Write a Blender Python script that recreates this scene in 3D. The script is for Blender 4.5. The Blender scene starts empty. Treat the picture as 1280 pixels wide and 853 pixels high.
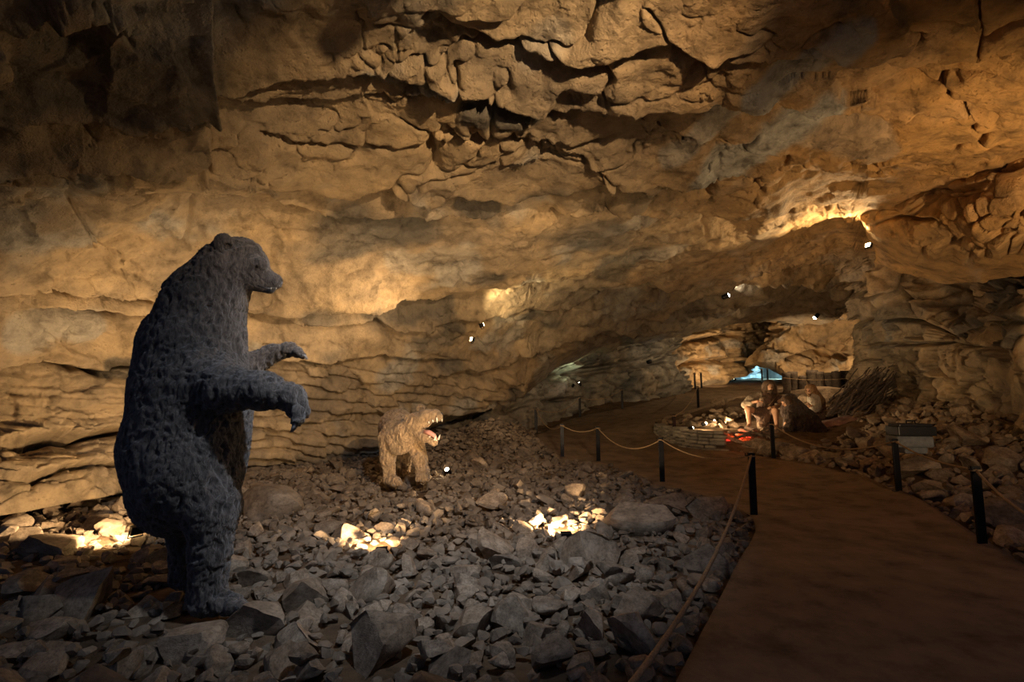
import bpy, bmesh, math, random
import numpy as np
from mathutils import Vector, Matrix
random.seed(7); rng = np.random.default_rng(11)
scn = bpy.context.scene
C = scn.collection
# ------------------------------------------------------------------ camera, world, exposure
F, PITCH, CAMZ = 640.0, math.radians(6.42), 1.55
cp, sp = math.cos(PITCH), math.sin(PITCH)
cd = bpy.data.cameras.new('camera'); cam = bpy.data.objects.new('camera', cd); C.objects.link(cam)
cd.sensor_width = 36; cd.lens = 36*F/1280; cd.clip_start = .05; cd.clip_end = 200
cam.location = (0, 0, CAMZ); cam.rotation_euler = (math.pi/2+PITCH, 0, 0)
scn.camera = cam
w = bpy.data.worlds.new('world'); scn.world = w; w.use_nodes = True
w.node_tree.nodes['Background'].inputs[0].default_value = (.36, .52, 1.0, 1)
w.node_tree.nodes['Background'].inputs[1].default_value = .11
scn.view_settings.view_transform = 'Standard'; scn.view_settings.look = 'None'
scn.view_settings.exposure = 0.0; scn.view_settings.gamma = 1
scn.view_settings.use_curve_mapping = False
LAMP = 1.0     # overall lamp level

# ------------------------------------------------------------------ helpers: rays, noise, meshes
def ray(px, py):
    dx = px-640.0; dy = 426.5-py
    return np.stack(np.broadcast_arrays(dx, F*cp-dy*sp, F*sp+dy*cp), -1)
def Wp(px, py, d):                     # the place seen at a pixel, d metres ahead
    r = ray(np.asarray(px, float), np.asarray(py, float))
    return np.array([0, 0, CAMZ])+r*(np.asarray(d, float)/r[..., 1])[..., None]
def rbf_fit(P, v, kern, reg=1e-3):
    P = np.asarray(P, float); v = np.asarray(v, float); n = len(P)
    r = np.linalg.norm(P[:, None]-P[None], axis=-1)
    A = np.zeros((n+3, n+3)); A[:n, :n] = kern(r)+reg*np.eye(n)
    A[:n, n] = 1; A[:n, n+1:] = P; A[n, :n] = 1; A[n+1:, :n] = P.T
    s = np.linalg.solve(A, np.concatenate([v, np.zeros(3)]))
    def f(Q):
        Q = np.asarray(Q, float); sh = Q.shape[:-1]; Q = Q.reshape(-1, 2); out = np.empty(len(Q))
        for i in range(0, len(Q), 40000):
            q = Q[i:i+40000]; rr = np.linalg.norm(q[:, None]-P[None], axis=-1)
            out[i:i+40000] = kern(rr)@s[:n]+s[n]+q@s[n+1:]
        return out.reshape(sh)
    return f
tps = lambda r: np.where(r > 1e-9, r*r*np.log(np.maximum(r, 1e-9)), 0)
lin = lambda r: -r
def h3(ix, iy, iz, s):
    n = (ix.astype(np.int64)*374761393+iy.astype(np.int64)*668265263+iz.astype(np.int64)*2147483647+s*1274126177) & 0xffffffff
    n = ((n ^ (n >> 13))*1274126177) & 0xffffffff
    n = ((n ^ (n >> 16))*2246822519) & 0xffffffff
    return ((n ^ (n >> 15)) & 0xffffff)/float(0xffffff)
def vnoise(p, s=0):                    # smooth value noise, -1..1
    i = np.floor(p); f = p-i; i = i.astype(np.int64); u = f*f*f*(f*(f*6-15)+10)
    o = 0
    for dx in (0, 1):
        wx = u[..., 0] if dx else 1-u[..., 0]
        for dy in (0, 1):
            wy = u[..., 1] if dy else 1-u[..., 1]
            for dz in (0, 1):
                wz = u[..., 2] if dz else 1-u[..., 2]
                o = o+wx*wy*wz*h3(i[..., 0]+dx, i[..., 1]+dy, i[..., 2]+dz, s)
    return o*2-1
def fbm(p, octv=4, s=0, gain=.5):
    a, o, t = 1., 0, 0
    for k in range(octv):
        o = o+a*vnoise(p*(2.03**k)+17.3*k, s+k); t += a; a *= gain
    return o/t
def voro(p, s=0):                      # F1, F2, cell id
    i = np.floor(p).astype(np.int64); n = p.shape[0]
    f1 = np.full(n, 9.); f2 = np.full(n, 9.); cid = np.zeros(n); off = np.zeros((n, 3)); tilt = np.zeros((n, 3))
    for dx in (-1, 0, 1):
        for dy in (-1, 0, 1):
            for dz in (-1, 0, 1):
                a, b, c = i[:, 0]+dx, i[:, 1]+dy, i[:, 2]+dz
                q = np.stack([a+h3(a, b, c, s), b+h3(a, b, c, s+1), c+h3(a, b, c, s+2)], -1)
                d = np.sqrt(((q-p)**2).sum(-1)); new = d < f1
                f2 = np.where(new, f1, np.minimum(f2, d)); cid = np.where(new, h3(a, b, c, s+3), cid)
                off[new] = (p-q)[new]; tilt[new] = np.stack([h3(a, b, c, s+5), h3(a, b, c, s+6), h3(a, b, c, s+7)], -1)[new]-.5
                f1 = np.where(new, d, f1)
    return f1, f2, cid, (off*tilt).sum(-1)
def sstep(a, b, x):
    t = np.clip((x-a)/(b-a), 0, 1); return t*t*(3-2*t)
def mesh_np(name, V, Fq, smooth=True):
    me = bpy.data.meshes.new(name); V = np.asarray(V, np.float32); Fq = np.asarray(Fq, np.int32)
    k = Fq.shape[1]; me.vertices.add(len(V)); me.vertices.foreach_set('co', V.ravel())
    me.loops.add(Fq.size); me.loops.foreach_set('vertex_index', Fq.ravel())
    me.polygons.add(len(Fq)); me.polygons.foreach_set('loop_start', np.arange(0, Fq.size, k, dtype=np.int32))
    me.polygons.foreach_set('loop_total', np.full(len(Fq), k, np.int32))
    me.polygons.foreach_set('use_smooth', np.full(len(Fq), smooth, bool))
    me.update(calc_edges=True); me.validate()
    return me
def link(name, me, m=None, parent=None):
    o = bpy.data.objects.new(name, me); C.objects.link(o)
    if m is not None and len(me.materials) == 0: me.materials.append(m)
    if parent is not None:
        o.parent = parent; o.matrix_parent_inverse = Matrix.Translation(-Vector(parent.location))
    return o
def tag(o, label, cat=None, group=None, kind=None):
    if label: o['label'] = label
    if cat: o['category'] = cat
    if group: o['group'] = group
    if kind: o['kind'] = kind
    return o
def thing(name, loc, label, cat, group=None):
    o = bpy.data.objects.new(name, None); C.objects.link(o); o.location = tuple(loc); o.empty_display_size = .1
    return tag(o, label, cat, group)
def grid_faces(nr, nc):
    a = np.arange(nr*nc).reshape(nr, nc)
    return np.stack([a[:-1, :-1], a[1:, :-1], a[1:, 1:], a[:-1, 1:]], -1).reshape(-1, 4)
class MB:                              # collects simple shapes into one mesh
    def __init__(s): s.bm = bmesh.new()
    def box(s, c, size, R=None, bev=0.0):
        g = bmesh.ops.create_cube(s.bm, size=1); vs = g['verts']
        M = Matrix.Translation(Vector(c)) @ (R.to_4x4() if R else Matrix.Identity(4)) @ Matrix.Diagonal((*size, 1))
        bmesh.ops.transform(s.bm, matrix=M, verts=vs)
        if bev:
            es = list({e for v in vs for e in v.link_edges}); bmesh.ops.bevel(s.bm, geom=es, offset=bev, segments=2, affect='EDGES', profile=.6)
        return s
    def tube(s, pts, rad, n=8, cap=True, rough=0):
        pts = [Vector(p) for p in pts]; rs = rad if hasattr(rad, '__len__') else [rad]*len(pts); rings = []
        ov = (pts[-1]-pts[0]); up = Vector((0, 1, 0)) if ov.length > 1e-6 and abs(ov.normalized().z) > .8 else Vector((0, 0, 1))
        for i, p in enumerate(pts):
            t = (pts[min(i+1, len(pts)-1)]-pts[max(i-1, 0)]).normalized()
            a = t.cross(up); a = a.normalized() if a.length > 1e-3 else Vector((1, 0, 0)); b = t.cross(a)
            rings.append([s.bm.verts.new(p+(a*math.cos(2*math.pi*k/n)+b*math.sin(2*math.pi*k/n))*rs[i]*(1+rough*random.uniform(-1, 1))) for k in range(n)])
        for i in range(len(rings)-1):
            for k in range(n): s.bm.faces.new((rings[i][k], rings[i][(k+1) % n], rings[i+1][(k+1) % n], rings[i+1][k]))
        if cap: s.bm.faces.new(rings[0]); s.bm.faces.new(rings[-1][::-1])
        return s
    def ball(s, c, r, sub=2):
        g = bmesh.ops.create_icosphere(s.bm, subdivisions=sub, radius=1)
        rr = r if hasattr(r, '__len__') else (r, r, r)
        bmesh.ops.transform(s.bm, matrix=Matrix.Translation(Vector(c)) @ Matrix.Diagonal((*rr, 1)), verts=g['verts']); return s
    def mesh(s, name, smooth=True):
        bmesh.ops.recalc_face_normals(s.bm, faces=s.bm.faces)
        me = bpy.data.meshes.new(name); s.bm.to_mesh(me); s.bm.free()
        me.polygons.foreach_set('use_smooth', [smooth]*len(me.polygons)); return me
    def obj(s, name, m, parent=None, smooth=True): return link(name, s.mesh(name, smooth), m, parent)
# --- implicit bodies: rounded cones and ellipsoids blended into one continuous skin
def smin(a, b, k):
    h = np.maximum(k-np.abs(a-b), 0)/k; return np.minimum(a, b)-h*h*k*.25
def sdf_mesh(prims, vox):
    B = []
    for p in prims:
        if p[0] in ('c', '-c'):
            _, a, b, ra, rb, k = p; r = max(ra, rb); B.append((np.minimum(a, b)-r, np.maximum(a, b)+r, k))
        else:
            _, c, rr, R, k = p; r = max(rr); B.append((np.asarray(c)-r, np.asarray(c)+r, k))
    lo = np.min([b[0] for b in B], 0)-3*vox; hi = np.max([b[1] for b in B], 0)+3*vox
    n = np.ceil((hi-lo)/vox).astype(int)+1; G = np.full(n, 1.0)
    for p, (b0, b1, k) in zip(prims, B):
        m = k+4*vox; i0 = np.maximum(np.floor((b0-m-lo)/vox).astype(int), 0); i1 = np.minimum(np.ceil((b1+m-lo)/vox).astype(int)+1, n)
        ax = [lo[j]+vox*np.arange(i0[j], i1[j]) for j in range(3)]
        P = np.stack(np.meshgrid(*ax, indexing='ij'), -1)
        if p[0] in ('c', '-c'):
            _, a, b, ra, rb, k = p; a = np.asarray(a); ab = np.asarray(b)-a; L = ab@ab+1e-12
            t = np.clip(((P-a)@ab)/L, 0, 1); d = np.linalg.norm(P-a-t[..., None]*ab, axis=-1)-(ra+(rb-ra)*t)
        else:
            _, c, rr, R, k = p; Q = P-np.asarray(c)
            if R is not None: Q = Q@np.asarray(R)
            d = (np.linalg.norm(Q/np.asarray(rr), axis=-1)-1)*min(rr)
        sl = tuple(slice(i0[j], i1[j]) for j in range(3))
        if p[0][0] == '-': G[sl] = -smin(-G[sl], d, k)
        else: G[sl] = smin(G[sl], d, k)
    S = G < 0
    cs = [G[i:n[0]-1+i, j:n[1]-1+j, l:n[2]-1+l] for i in (0, 1) for j in (0, 1) for l in (0, 1)]
    cnt = sum((c < 0).astype(int) for c in cs); act = (cnt > 0) & (cnt < 8)
    idx = np.full(act.shape, -1); I = np.argwhere(act); idx[act] = np.arange(len(I))
    cv = np.stack([c[act] for c in cs], 0); off = np.array([(i, j, l) for i in (0, 1) for j in (0, 1) for l in (0, 1)], float)
    acc = np.zeros((len(I), 3)); num = np.zeros(len(I))
    for a in range(8):
        for b in range(a+1, 8):
            if np.abs(off[a]-off[b]).sum() != 1: continue
            va, vb = cv[a], cv[b]; x = (va < 0) != (vb < 0)
            t = np.where(x, va/np.where(x, va-vb, 1), 0)
            acc += np.where(x[:, None], off[a]+t[:, None]*(off[b]-off[a]), 0); num += x
    V = lo+vox*(I+acc/num[:, None]); Q = []
    for ax in range(3):
        s0 = [slice(1, -1)]*3; s0[ax] = slice(0, -1); s1 = [slice(1, -1)]*3; s1[ax] = slice(1, None)
        x = S[tuple(s0)] != S[tuple(s1)]; e = np.argwhere(x); flip = S[tuple(s0)][x]
        base = e.copy(); o1, o2 = [j for j in range(3) if j != ax]
        base[:, o1] += 1; base[:, o2] += 1
        def at(d1, d2):
            q = base.copy(); q[:, o1] += d1; q[:, o2] += d2; return idx[q[:, 0], q[:, 1], q[:, 2]]
        q = np.stack([at(-1, -1), at(0, -1), at(0, 0), at(-1, 0)], -1)
        if ax == 1: flip = ~flip
        q[~flip] = q[~flip][:, ::-1]; Q.append(q)
    return V, np.concatenate(Q)
def vnormals(V, Q):
    n = np.cross(V[Q[:, 2]]-V[Q[:, 0]], V[Q[:, 3]]-V[Q[:, 1]]); N = np.zeros_like(V)
    for k in range(4): np.add.at(N, Q[:, k], n)
    return N/np.maximum(np.linalg.norm(N, axis=1), 1e-9)[:, None]

# ------------------------------------------------------------------ materials
def newmat(name):
    m = bpy.data.materials.new(name); m.use_nodes = True; nt = m.node_tree
    return m, nt, nt.nodes['Principled BSDF']
def nd(nt, t, **kw):
    n = nt.nodes.new(t)
    for k, v in kw.items():
        if k.startswith('i_'): n.inputs[k[2:].replace('_', ' ')].default_value = v
        else: setattr(n, k, v)
    return n
def ramp(nt, src, stops):
    r = nd(nt, 'ShaderNodeValToRGB'); e = r.color_ramp.elements
    while len(e) < len(stops): e.new(.5)
    for k, (p, c) in enumerate(stops): e[k].position = p; e[k].color = (*c, 1) if len(c) == 3 else c
    nt.links.new(src, r.inputs[0]); return r.outputs[0]
def mixc(nt, fac, a, b, mode='MIX'):
    n = nd(nt, 'ShaderNodeMix', data_type='RGBA', blend_type=mode); L = nt.links.new
    for sock, v in ((n.inputs[0], fac), (n.inputs[6], a), (n.inputs[7], b)):
        if isinstance(v, (int, float)): sock.default_value = v
        elif isinstance(v, tuple): sock.default_value = (*v, 1)
        else: L(v, sock)
    return n.outputs[2]
def rockmat(name, cols, scale=1.0, rough=.85, bump=.5, pits=0.3, attr=False, rnd=0.0, spec=.25, fine=14):
    m, nt, b = newmat(name); L = nt.links.new
    tc = nd(nt, 'ShaderNodeTexCoord').outputs['Object']
    n1 = nd(nt, 'ShaderNodeTexNoise', i_Scale=.55*scale, i_Detail=5., i_Roughness=.6); L(tc, n1.inputs['Vector'])
    n2 = nd(nt, 'ShaderNodeTexNoise', i_Scale=3.2*scale, i_Detail=7., i_Roughness=.68); L(tc, n2.inputs['Vector'])
    n3 = nd(nt, 'ShaderNodeTexNoise', i_Scale=fine*scale, i_Detail=6., i_Roughness=.72); L(tc, n3.inputs['Vector'])
    v = nd(nt, 'ShaderNodeTexVoronoi', i_Scale=24*scale, i_Randomness=1.); L(tc, v.inputs['Vector'])
    c = ramp(nt, n1.outputs['Fac'], [(.36, cols[0]), (.5, cols[1]), (.64, cols[2])])
    c2 = ramp(nt, n2.outputs['Fac'], [(.33, (.32, .30, .28)), (.5, (.85, .83, .8)), (.68, (1.2, 1.15, 1.08))])
    c = mixc(nt, .75, c, c2, 'MULTIPLY')
    if attr:
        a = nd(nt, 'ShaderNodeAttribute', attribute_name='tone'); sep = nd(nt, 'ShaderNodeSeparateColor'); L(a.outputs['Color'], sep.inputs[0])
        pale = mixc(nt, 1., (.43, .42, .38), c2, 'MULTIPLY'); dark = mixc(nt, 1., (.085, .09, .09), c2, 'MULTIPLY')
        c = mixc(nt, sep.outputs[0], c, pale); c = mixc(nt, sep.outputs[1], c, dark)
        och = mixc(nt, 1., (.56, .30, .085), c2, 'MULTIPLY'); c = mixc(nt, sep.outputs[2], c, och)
    if rnd:
        oi = nd(nt, 'ShaderNodeObjectInfo'); rr = ramp(nt, oi.outputs['Random'], [(0, (1-rnd, 1-rnd, 1-rnd)), (.6, (1., .97, .93)), (1, (1+rnd, 1+rnd*.9, 1+rnd*.8))])
        c = mixc(nt, 1., c, rr, 'MULTIPLY')
    L(c, b.inputs['Base Color']); b.inputs['Roughness'].default_value = rough; b.inputs['Specular IOR Level'].default_value = spec
    pit = ramp(nt, v.outputs['Distance'], [(.0, (0, 0, 0)), (.35, (1, 1, 1))])
    msk = ramp(nt, n2.outputs['Fac'], [(.45, (0, 0, 0)), (.62, (1, 1, 1))])
    hp = mixc(nt, msk, (1., 1., 1.), pit)
    b1 = nd(nt, 'ShaderNodeBump', i_Strength=pits, i_Distance=.02/scale); L(hp, b1.inputs['Height'])
    b2 = nd(nt, 'ShaderNodeBump', i_Strength=bump, i_Distance=.055/scale); L(n3.outputs['Fac'], b2.inputs['Height']); L(b1.outputs[0], b2.inputs['Normal'])
    L(b2.outputs[0], b.inputs['Normal'])
    return m
def furmat(name, c0, c1, scale=60, stretch=(1, 1, .35), bump=.8, rough=.7, sheen=.2, dist=.012):
    m, nt, b = newmat(name); L = nt.links.new
    tc = nd(nt, 'ShaderNodeTexCoord').outputs['Object']; mp = nd(nt, 'ShaderNodeMapping'); mp.inputs['Scale'].default_value = stretch; L(tc, mp.inputs['Vector'])
    n = nd(nt, 'ShaderNodeTexNoise', i_Scale=float(scale), i_Detail=5., i_Roughness=.65, i_Distortion=.8); L(mp.outputs[0], n.inputs['Vector'])
    n0 = nd(nt, 'ShaderNodeTexNoise', i_Scale=4., i_Detail=3.); L(tc, n0.inputs['Vector'])
    c = ramp(nt, n.outputs['Fac'], [(.35, c0), (.65, c1)]); c2 = ramp(nt, n0.outputs['Fac'], [(.35, (.7, .7, .7)), (.65, (1.15, 1.12, 1.1))])
    L(mixc(nt, 1., c, c2, 'MULTIPLY'), b.inputs['Base Color']); b.inputs['Roughness'].default_value = rough
    b.inputs['Sheen Weight'].default_value = sheen; b.inputs['Specular IOR Level'].default_value = .3
    bp = nd(nt, 'ShaderNodeBump', i_Strength=bump, i_Distance=dist); L(n.outputs['Fac'], bp.inputs['Height']); L(bp.outputs[0], b.inputs['Normal'])
    return m
def plain(name, col, rough=.6, metal=0., vary=.25, scale=12., bump=.15, spec=.4):
    m, nt, b = newmat(name); L = nt.links.new; tc = nd(nt, 'ShaderNodeTexCoord').outputs['Object']
    n = nd(nt, 'ShaderNodeTexNoise', i_Scale=scale, i_Detail=5., i_Roughness=.6); L(tc, n.inputs['Vector'])
    c = ramp(nt, n.outputs['Fac'], [(.3, tuple(x*(1-vary) for x in col)), (.7, tuple(x*(1+vary) for x in col))]); L(c, b.inputs['Base Color'])
    b.inputs['Roughness'].default_value = rough; b.inputs['Metallic'].default_value = metal; b.inputs['Specular IOR Level'].default_value = spec
    bp = nd(nt, 'ShaderNodeBump', i_Strength=bump, i_Distance=.01); L(n.outputs['Fac'], bp.inputs['Height']); L(bp.outputs[0], b.inputs['Normal'])
    return m
def glow(name, col, st):
    m, nt, b = newmat(name); b.inputs['Base Color'].default_value = (*col, 1)
    b.inputs['Emission Color'].default_value = (*col, 1); b.inputs['Emission Strength'].default_value = st; return m
M = {}
M['cave'] = rockmat('cave_rock', [(.27, .215, .15), (.40, .31, .20), (.47, .35, .205)], attr=True, bump=.8, pits=.7)
M['cave_grey'] = rockmat('cave_rock_grey', [(.17, .165, .155), (.27, .25, .21), (.34, .29, .22)], attr=True, bump=.6)
M['cave_far'] = rockmat('cave_rock_far', [(.34, .25, .15), (.45, .32, .18), (.5, .36, .2)], attr=True, bump=.6)
M['dirt'] = rockmat('dirt', [(.12, .08, .05), (.17, .115, .07), (.22, .15, .09)], scale=2, bump=.8, rough=.95, spec=.1)
M['stone'] = rockmat('loose_limestone', [(.22, .165, .115), (.32, .25, .18), (.44, .355, .265)], scale=2.2, bump=.55, pits=.15, rnd=.28, fine=9)
M['masonry'] = rockmat('masonry_stone', [(.30, .28, .25), (.40, .37, .32), (.46, .42, .36)], scale=2.5, bump=.6, rnd=.25)
M['path'] = rockmat('path_concrete', [(.22, .16, .108), (.255, .187, .127), (.29, .213, .145)], scale=.8, rough=.9, bump=.35, pits=.05, spec=.15, fine=30)
M['bear'] = furmat('bear_fur', (.018, .014, .012), (.135, .112, .095), 40, (1, 1, .45), 1., .62, .3, .02)
M['bear_skin'] = plain('bear_skin', (.045, .04, .038), .45)
M['claw'] = plain('claw_horn', (.22, .21, .2), .35)
M['cat'] = furmat('cat_fur', (.17, .105, .05), (.46, .33, .19), 34, (1, 1, .35), 1., .75, .2, .03)
M['tooth'] = plain('tooth', (.8, .74, .6), .3, vary=.08)
M['tongue'] = plain('tongue', (.62, .30, .24), .4, vary=.1)
M['eye'] = plain('eye', (.02, .015, .01), .08, vary=.05)
M['skin'] = plain('skin', (.52, .30, .18), .55, vary=.12)
M['hair'] = furmat('hair_dark', (.03, .018, .01), (.14, .085, .045), 70, (1, 1, .12), .8, .55, .1)
M['hair_light'] = furmat('hair_brown', (.13, .07, .03), (.42, .25, .12), 70, (1, 1, .12), .8, .55, .1)
M['cloak'] = furmat('dark_fur_cloak', (.022, .013, .009), (.085, .05, .03), 45, (1, .6, .3), 1., .8, .2, .03)
M['cloth_brown'] = furmat('brown_hide', (.09, .055, .038), (.22, .14, .095), 30, (1, 1, .3), .6, .9, .1)
M['cloth_tan'] = furmat('tan_hide', (.27, .22, .16), (.45, .38, .28), 40, (1, 1, .5), .8, .9, .1)
M['cloth_cream'] = furmat('cream_fur', (.42, .37, .30), (.74, .68, .58), 40, (1, 1, .5), 1., .9, .1)
M['hide_pink'] = furmat('reddish_hide', (.24, .13, .10), (.42, .25, .19), 30, (1, 1, 1), .8, .9, .1)
M['steel'] = plain('black_steel', (.012, .012, .014), .45, .6, .3)
M['rope'] = plain('hemp_rope', (.34, .235, .13), .9, vary=.35, scale=60, bump=.6)
M['wood'] = plain('dead_branch_wood', (.15, .12, .10), .85, vary=.5, scale=20, bump=.8)
M['stump'] = plain('old_trunk_wood', (.10, .075, .055), .85, vary=.5, scale=14, bump=.8)
M['log'] = plain('fire_log', (.12, .085, .06), .9, vary=.5, scale=18, bump=.8)
M['box'] = plain('black_box', (.012, .011, .011), .4, 0, .2)
M['block'] = plain('pale_block', (.15, .16, .165), .8, vary=.3)
M['sign'] = plain('white_panel', (.75, .73, .68), .5, vary=.03)
M['ember'] = glow('ember', (1., .06, .03), .9)
M['lens_warm'] = glow('lens_warm', (1., .74, .38), 60)
M['lens_white'] = glow('lens_white', (1., .93, .78), 25)

# ------------------------------------------------------------------ ground shape
gp = []
for px, py, d in [(943, 650, None), (1230, 687, None), (1124, 618, None), (828, 607, None), (748, 580, 12), (703, 573, 13), (967, 574, 11.6),
                  (670, 543, 17), (725, 523.5, 20), (778, 513, 20.5), (873, 512, 19), (868, 488, 25), (895, 482, 29), (875, 563, 13), (822, 545, 15.3),
                  (820, 530, 16.2), (930, 498, 22.5), (1000, 489, 20.5), (1075, 488, 20), (1150, 560, 8.6), (1070, 518, 14), (1000, 577, 11.1),
                  (1050, 562, 11.6), (1180, 503, 12), (1280, 600, 7.6), (1280, 540, 9), (1048, 498, 16), (600, 548, 14.5), (640, 540, 15.5)]:
    if d is None:
        r = ray(px, py); d = -CAMZ/(r[2]/r[1])
    gp.append(Wp(px, py, d))
gp += [(-7, 7, 0), (-6.8, 9.3, .05), (-5.8, 12, .1), (-3.6, 14, .15), (-9, 8, .1), (-8, 13, .3), (-4, 17, .7), (0, 21, .8), (-4, 3, -.05), (-2.5, 4, -.07), (-6, 2, 0),
       (-3, 0, 0), (0, 0, 0), (3, 0, 0), (0, 9, 0), (-2, 9, 0), (0, 6, -.03), (0, 12, .05), (2, 3, 0), (-4, 8, 0), (9.6, 11, 1.35), (12, 12, 1.7), (10, 16, 1.7),
       (12, 20, 2), (6, 26, 2.1), (10, 32, 2.5), (14, 10, 1.8), (9.5, 6, .8), (6, 2, .15), (6, 4.2, .1), (-12, 3, .2), (-3, -4, 0), (4, -4, 0), (14, 3, 1.2), (2.5, 8, 0), (4, 9.5, .03), (6.5, 10, .1)]
gp = np.array(gp, float)
ground_f = rbf_fit(gp[:, :2], gp[:, 2], lin, .15)
def ground(x, y): return ground_f(np.stack(np.broadcast_arrays(np.asarray(x, float), np.asarray(y, float)), -1))
def catmull(P, n):
    P = np.asarray(P, float); Q = np.vstack([2*P[0]-P[1], P, 2*P[-1]-P[-2]]); out = []
    for i in range(len(P)-1):
        for t in np.linspace(0, 1, n, endpoint=False):
            a, b, c, d = Q[i:i+4]; out.append(.5*(2*b+(c-a)*t+(2*a-5*b+4*c-d)*t*t+(3*b-a-3*c+d)*t**3))
    return np.array(out+[P[-1]])
def inpoly(x, y, P):
    x = np.asarray(x, float); y = np.asarray(y, float); c = np.zeros(x.shape, bool); j = len(P)-1
    for i in range(len(P)):
        a = (P[i, 1] > y) != (P[j, 1] > y)
        xi = (P[j, 0]-P[i, 0])*(y-P[i, 1])/(P[j, 1]-P[i, 1]+1e-12)+P[i, 0]
        c = c ^ (a & (x < xi)); j = i
    return c
_inp = inpoly
def segdist(x, y, E):
    d = 1e9
    for i in range(len(E)-1):
        a, b = E[i], E[i+1]; ab = b-a; t = np.clip(((x-a[0])*ab[0]+(y-a[1])*ab[1])/(ab@ab+1e-9), 0, 1)
        d = np.minimum(d, np.hypot(x-a[0]-t*ab[0], y-a[1]-t*ab[1]))
    return d
def hit(px, py, f=ground, d0=2.0, d1=36., dz=0.):
    ds = np.linspace(d0, d1, 1500); P = Wp(px, py, ds); g = P[:, 2]-f(P[:, 0], P[:, 1])-dz
    k = np.argmax(g < 0)
    return P[k] if (g < 0).any() else P[-1]
wc = catmull(np.array([hit(*p)[:2] for p in ((832, 523), (820, 532), (822, 547), (845, 559), (875, 565), (905, 567))]), 10)
wpoly = np.vstack([wc, hit(960, 571)[:2], hit(1010, 578)[:2], (9.2, 12.2), (9.8, 13.6), (8.6, 16.), (5.6, 17.3)])
def platform(x, y):                    # raised hearth behind the dry-stone wall
    x, y = np.asarray(x, float), np.asarray(y, float); return np.where(_inp(x, y, wpoly), np.clip((segdist(x, y, np.vstack([wpoly, wpoly[:1]]))-.06)/(.18+.95*sstep(5.0, 5.7, x)), 0, 1), 0)
PLATZ = .74
def surf(x, y):
    g = ground(x, y)+.38*np.exp(-((np.asarray(x)+.55)**2+(np.asarray(y)-14.6)**2)/.9); p = platform(np.asarray(x, float), np.asarray(y, float)); return g*(1-p)+np.maximum(g, PLATZ)*p
# ------------------------------------------------------------------ path
LE = [(-2.7, -3), (.92, 3.0), (2.0, 4.8), (3.0, 6.55), (885, 627), (828, 612), (790, 596), (748, 584), (703, 577), (685, 562), (668, 546), (695, 533), (725, 523), (778, 512), (830, 499), (866, 489), (895, 481), (930, 477)]
RE = [(1.0, -3), (3.75, 3.0), (4.63, 4.84), (4.98, 5.6), (1124, 618), (1040, 591), (967, 577), (920, 568), (885, 566), (850, 560), (824, 547), (818, 533), (830, 525), (873, 513), (900, 505), (935, 497), (990, 491), (1075, 489)]
LE = np.array([p if abs(p[0]) < 50 else hit(*p)[:2] for p in LE]); RE = np.array([p if abs(p[0]) < 50 else hit(*p)[:2] for p in RE])
LEc, REc = catmull(LE, 6), catmull(RE, 6)
nc = 30; T = np.linspace(0, 1, nc)[None, :, None]
PP = LEc[:, None]*(1-T)+REc[:, None]*T
pz = ground(PP[..., 0], PP[..., 1])+.06
V = np.concatenate([PP, pz[..., None]], -1)
eL = V[:, :1].copy(); eL[..., 2] -= .3; eR = V[:, -1:].copy(); eR[..., 2] -= .3
V = np.concatenate([eL, V, eR], 1); V[:, 1:-1, 2] += .008*fbm(V[:, 1:-1]*np.array([1.2, 1.2, 0]), 3, 5)
o = link('path', mesh_np('path', V.reshape(-1, 3), grid_faces(V.shape[0], nc+2)[:, ::-1]), M['path'])
tag(o, 'smooth brown concrete walkway winding back through the cave', kind='structure')
for k in (0, nc): pass
poly = np.concatenate([LEc, REc[::-1]])
_inpoly = inpoly
def inpoly(x, y): return _inpoly(x, y, poly)
def pathdist(x, y):
    d = 1e9
    for E in (LEc, REc):
        for i in range(len(E)-1):
            a, b = E[i], E[i+1]; ab = b-a; t = np.clip(((x-a[0])*ab[0]+(y-a[1])*ab[1])/(ab@ab+1e-9), 0, 1)
            d = np.minimum(d, np.hypot(x-a[0]-t*ab[0], y-a[1]-t*ab[1]))
    return d
# ------------------------------------------------------------------ floor
gx = np.arange(-13, 17, .11); gy = np.arange(-4, 37, .11); X, Y = np.meshgrid(gx, gy); Z = surf(X, Y)
ins = inpoly(X, Y); P3 = np.stack([X, Y, Z*0], -1)
Z = Z+np.where(ins, -.05, .05*fbm(P3*1.3, 4, 3)+.03*fbm(P3*6, 3, 9)-.01)
fl = link('floor', mesh_np('floor', np.stack([X, Y, Z], -1).reshape(-1, 3), grid_faces(*X.shape)[:, ::-1]), M['dirt'])
tag(fl, 'brown earth cave floor under the rubble', kind='structure')

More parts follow.
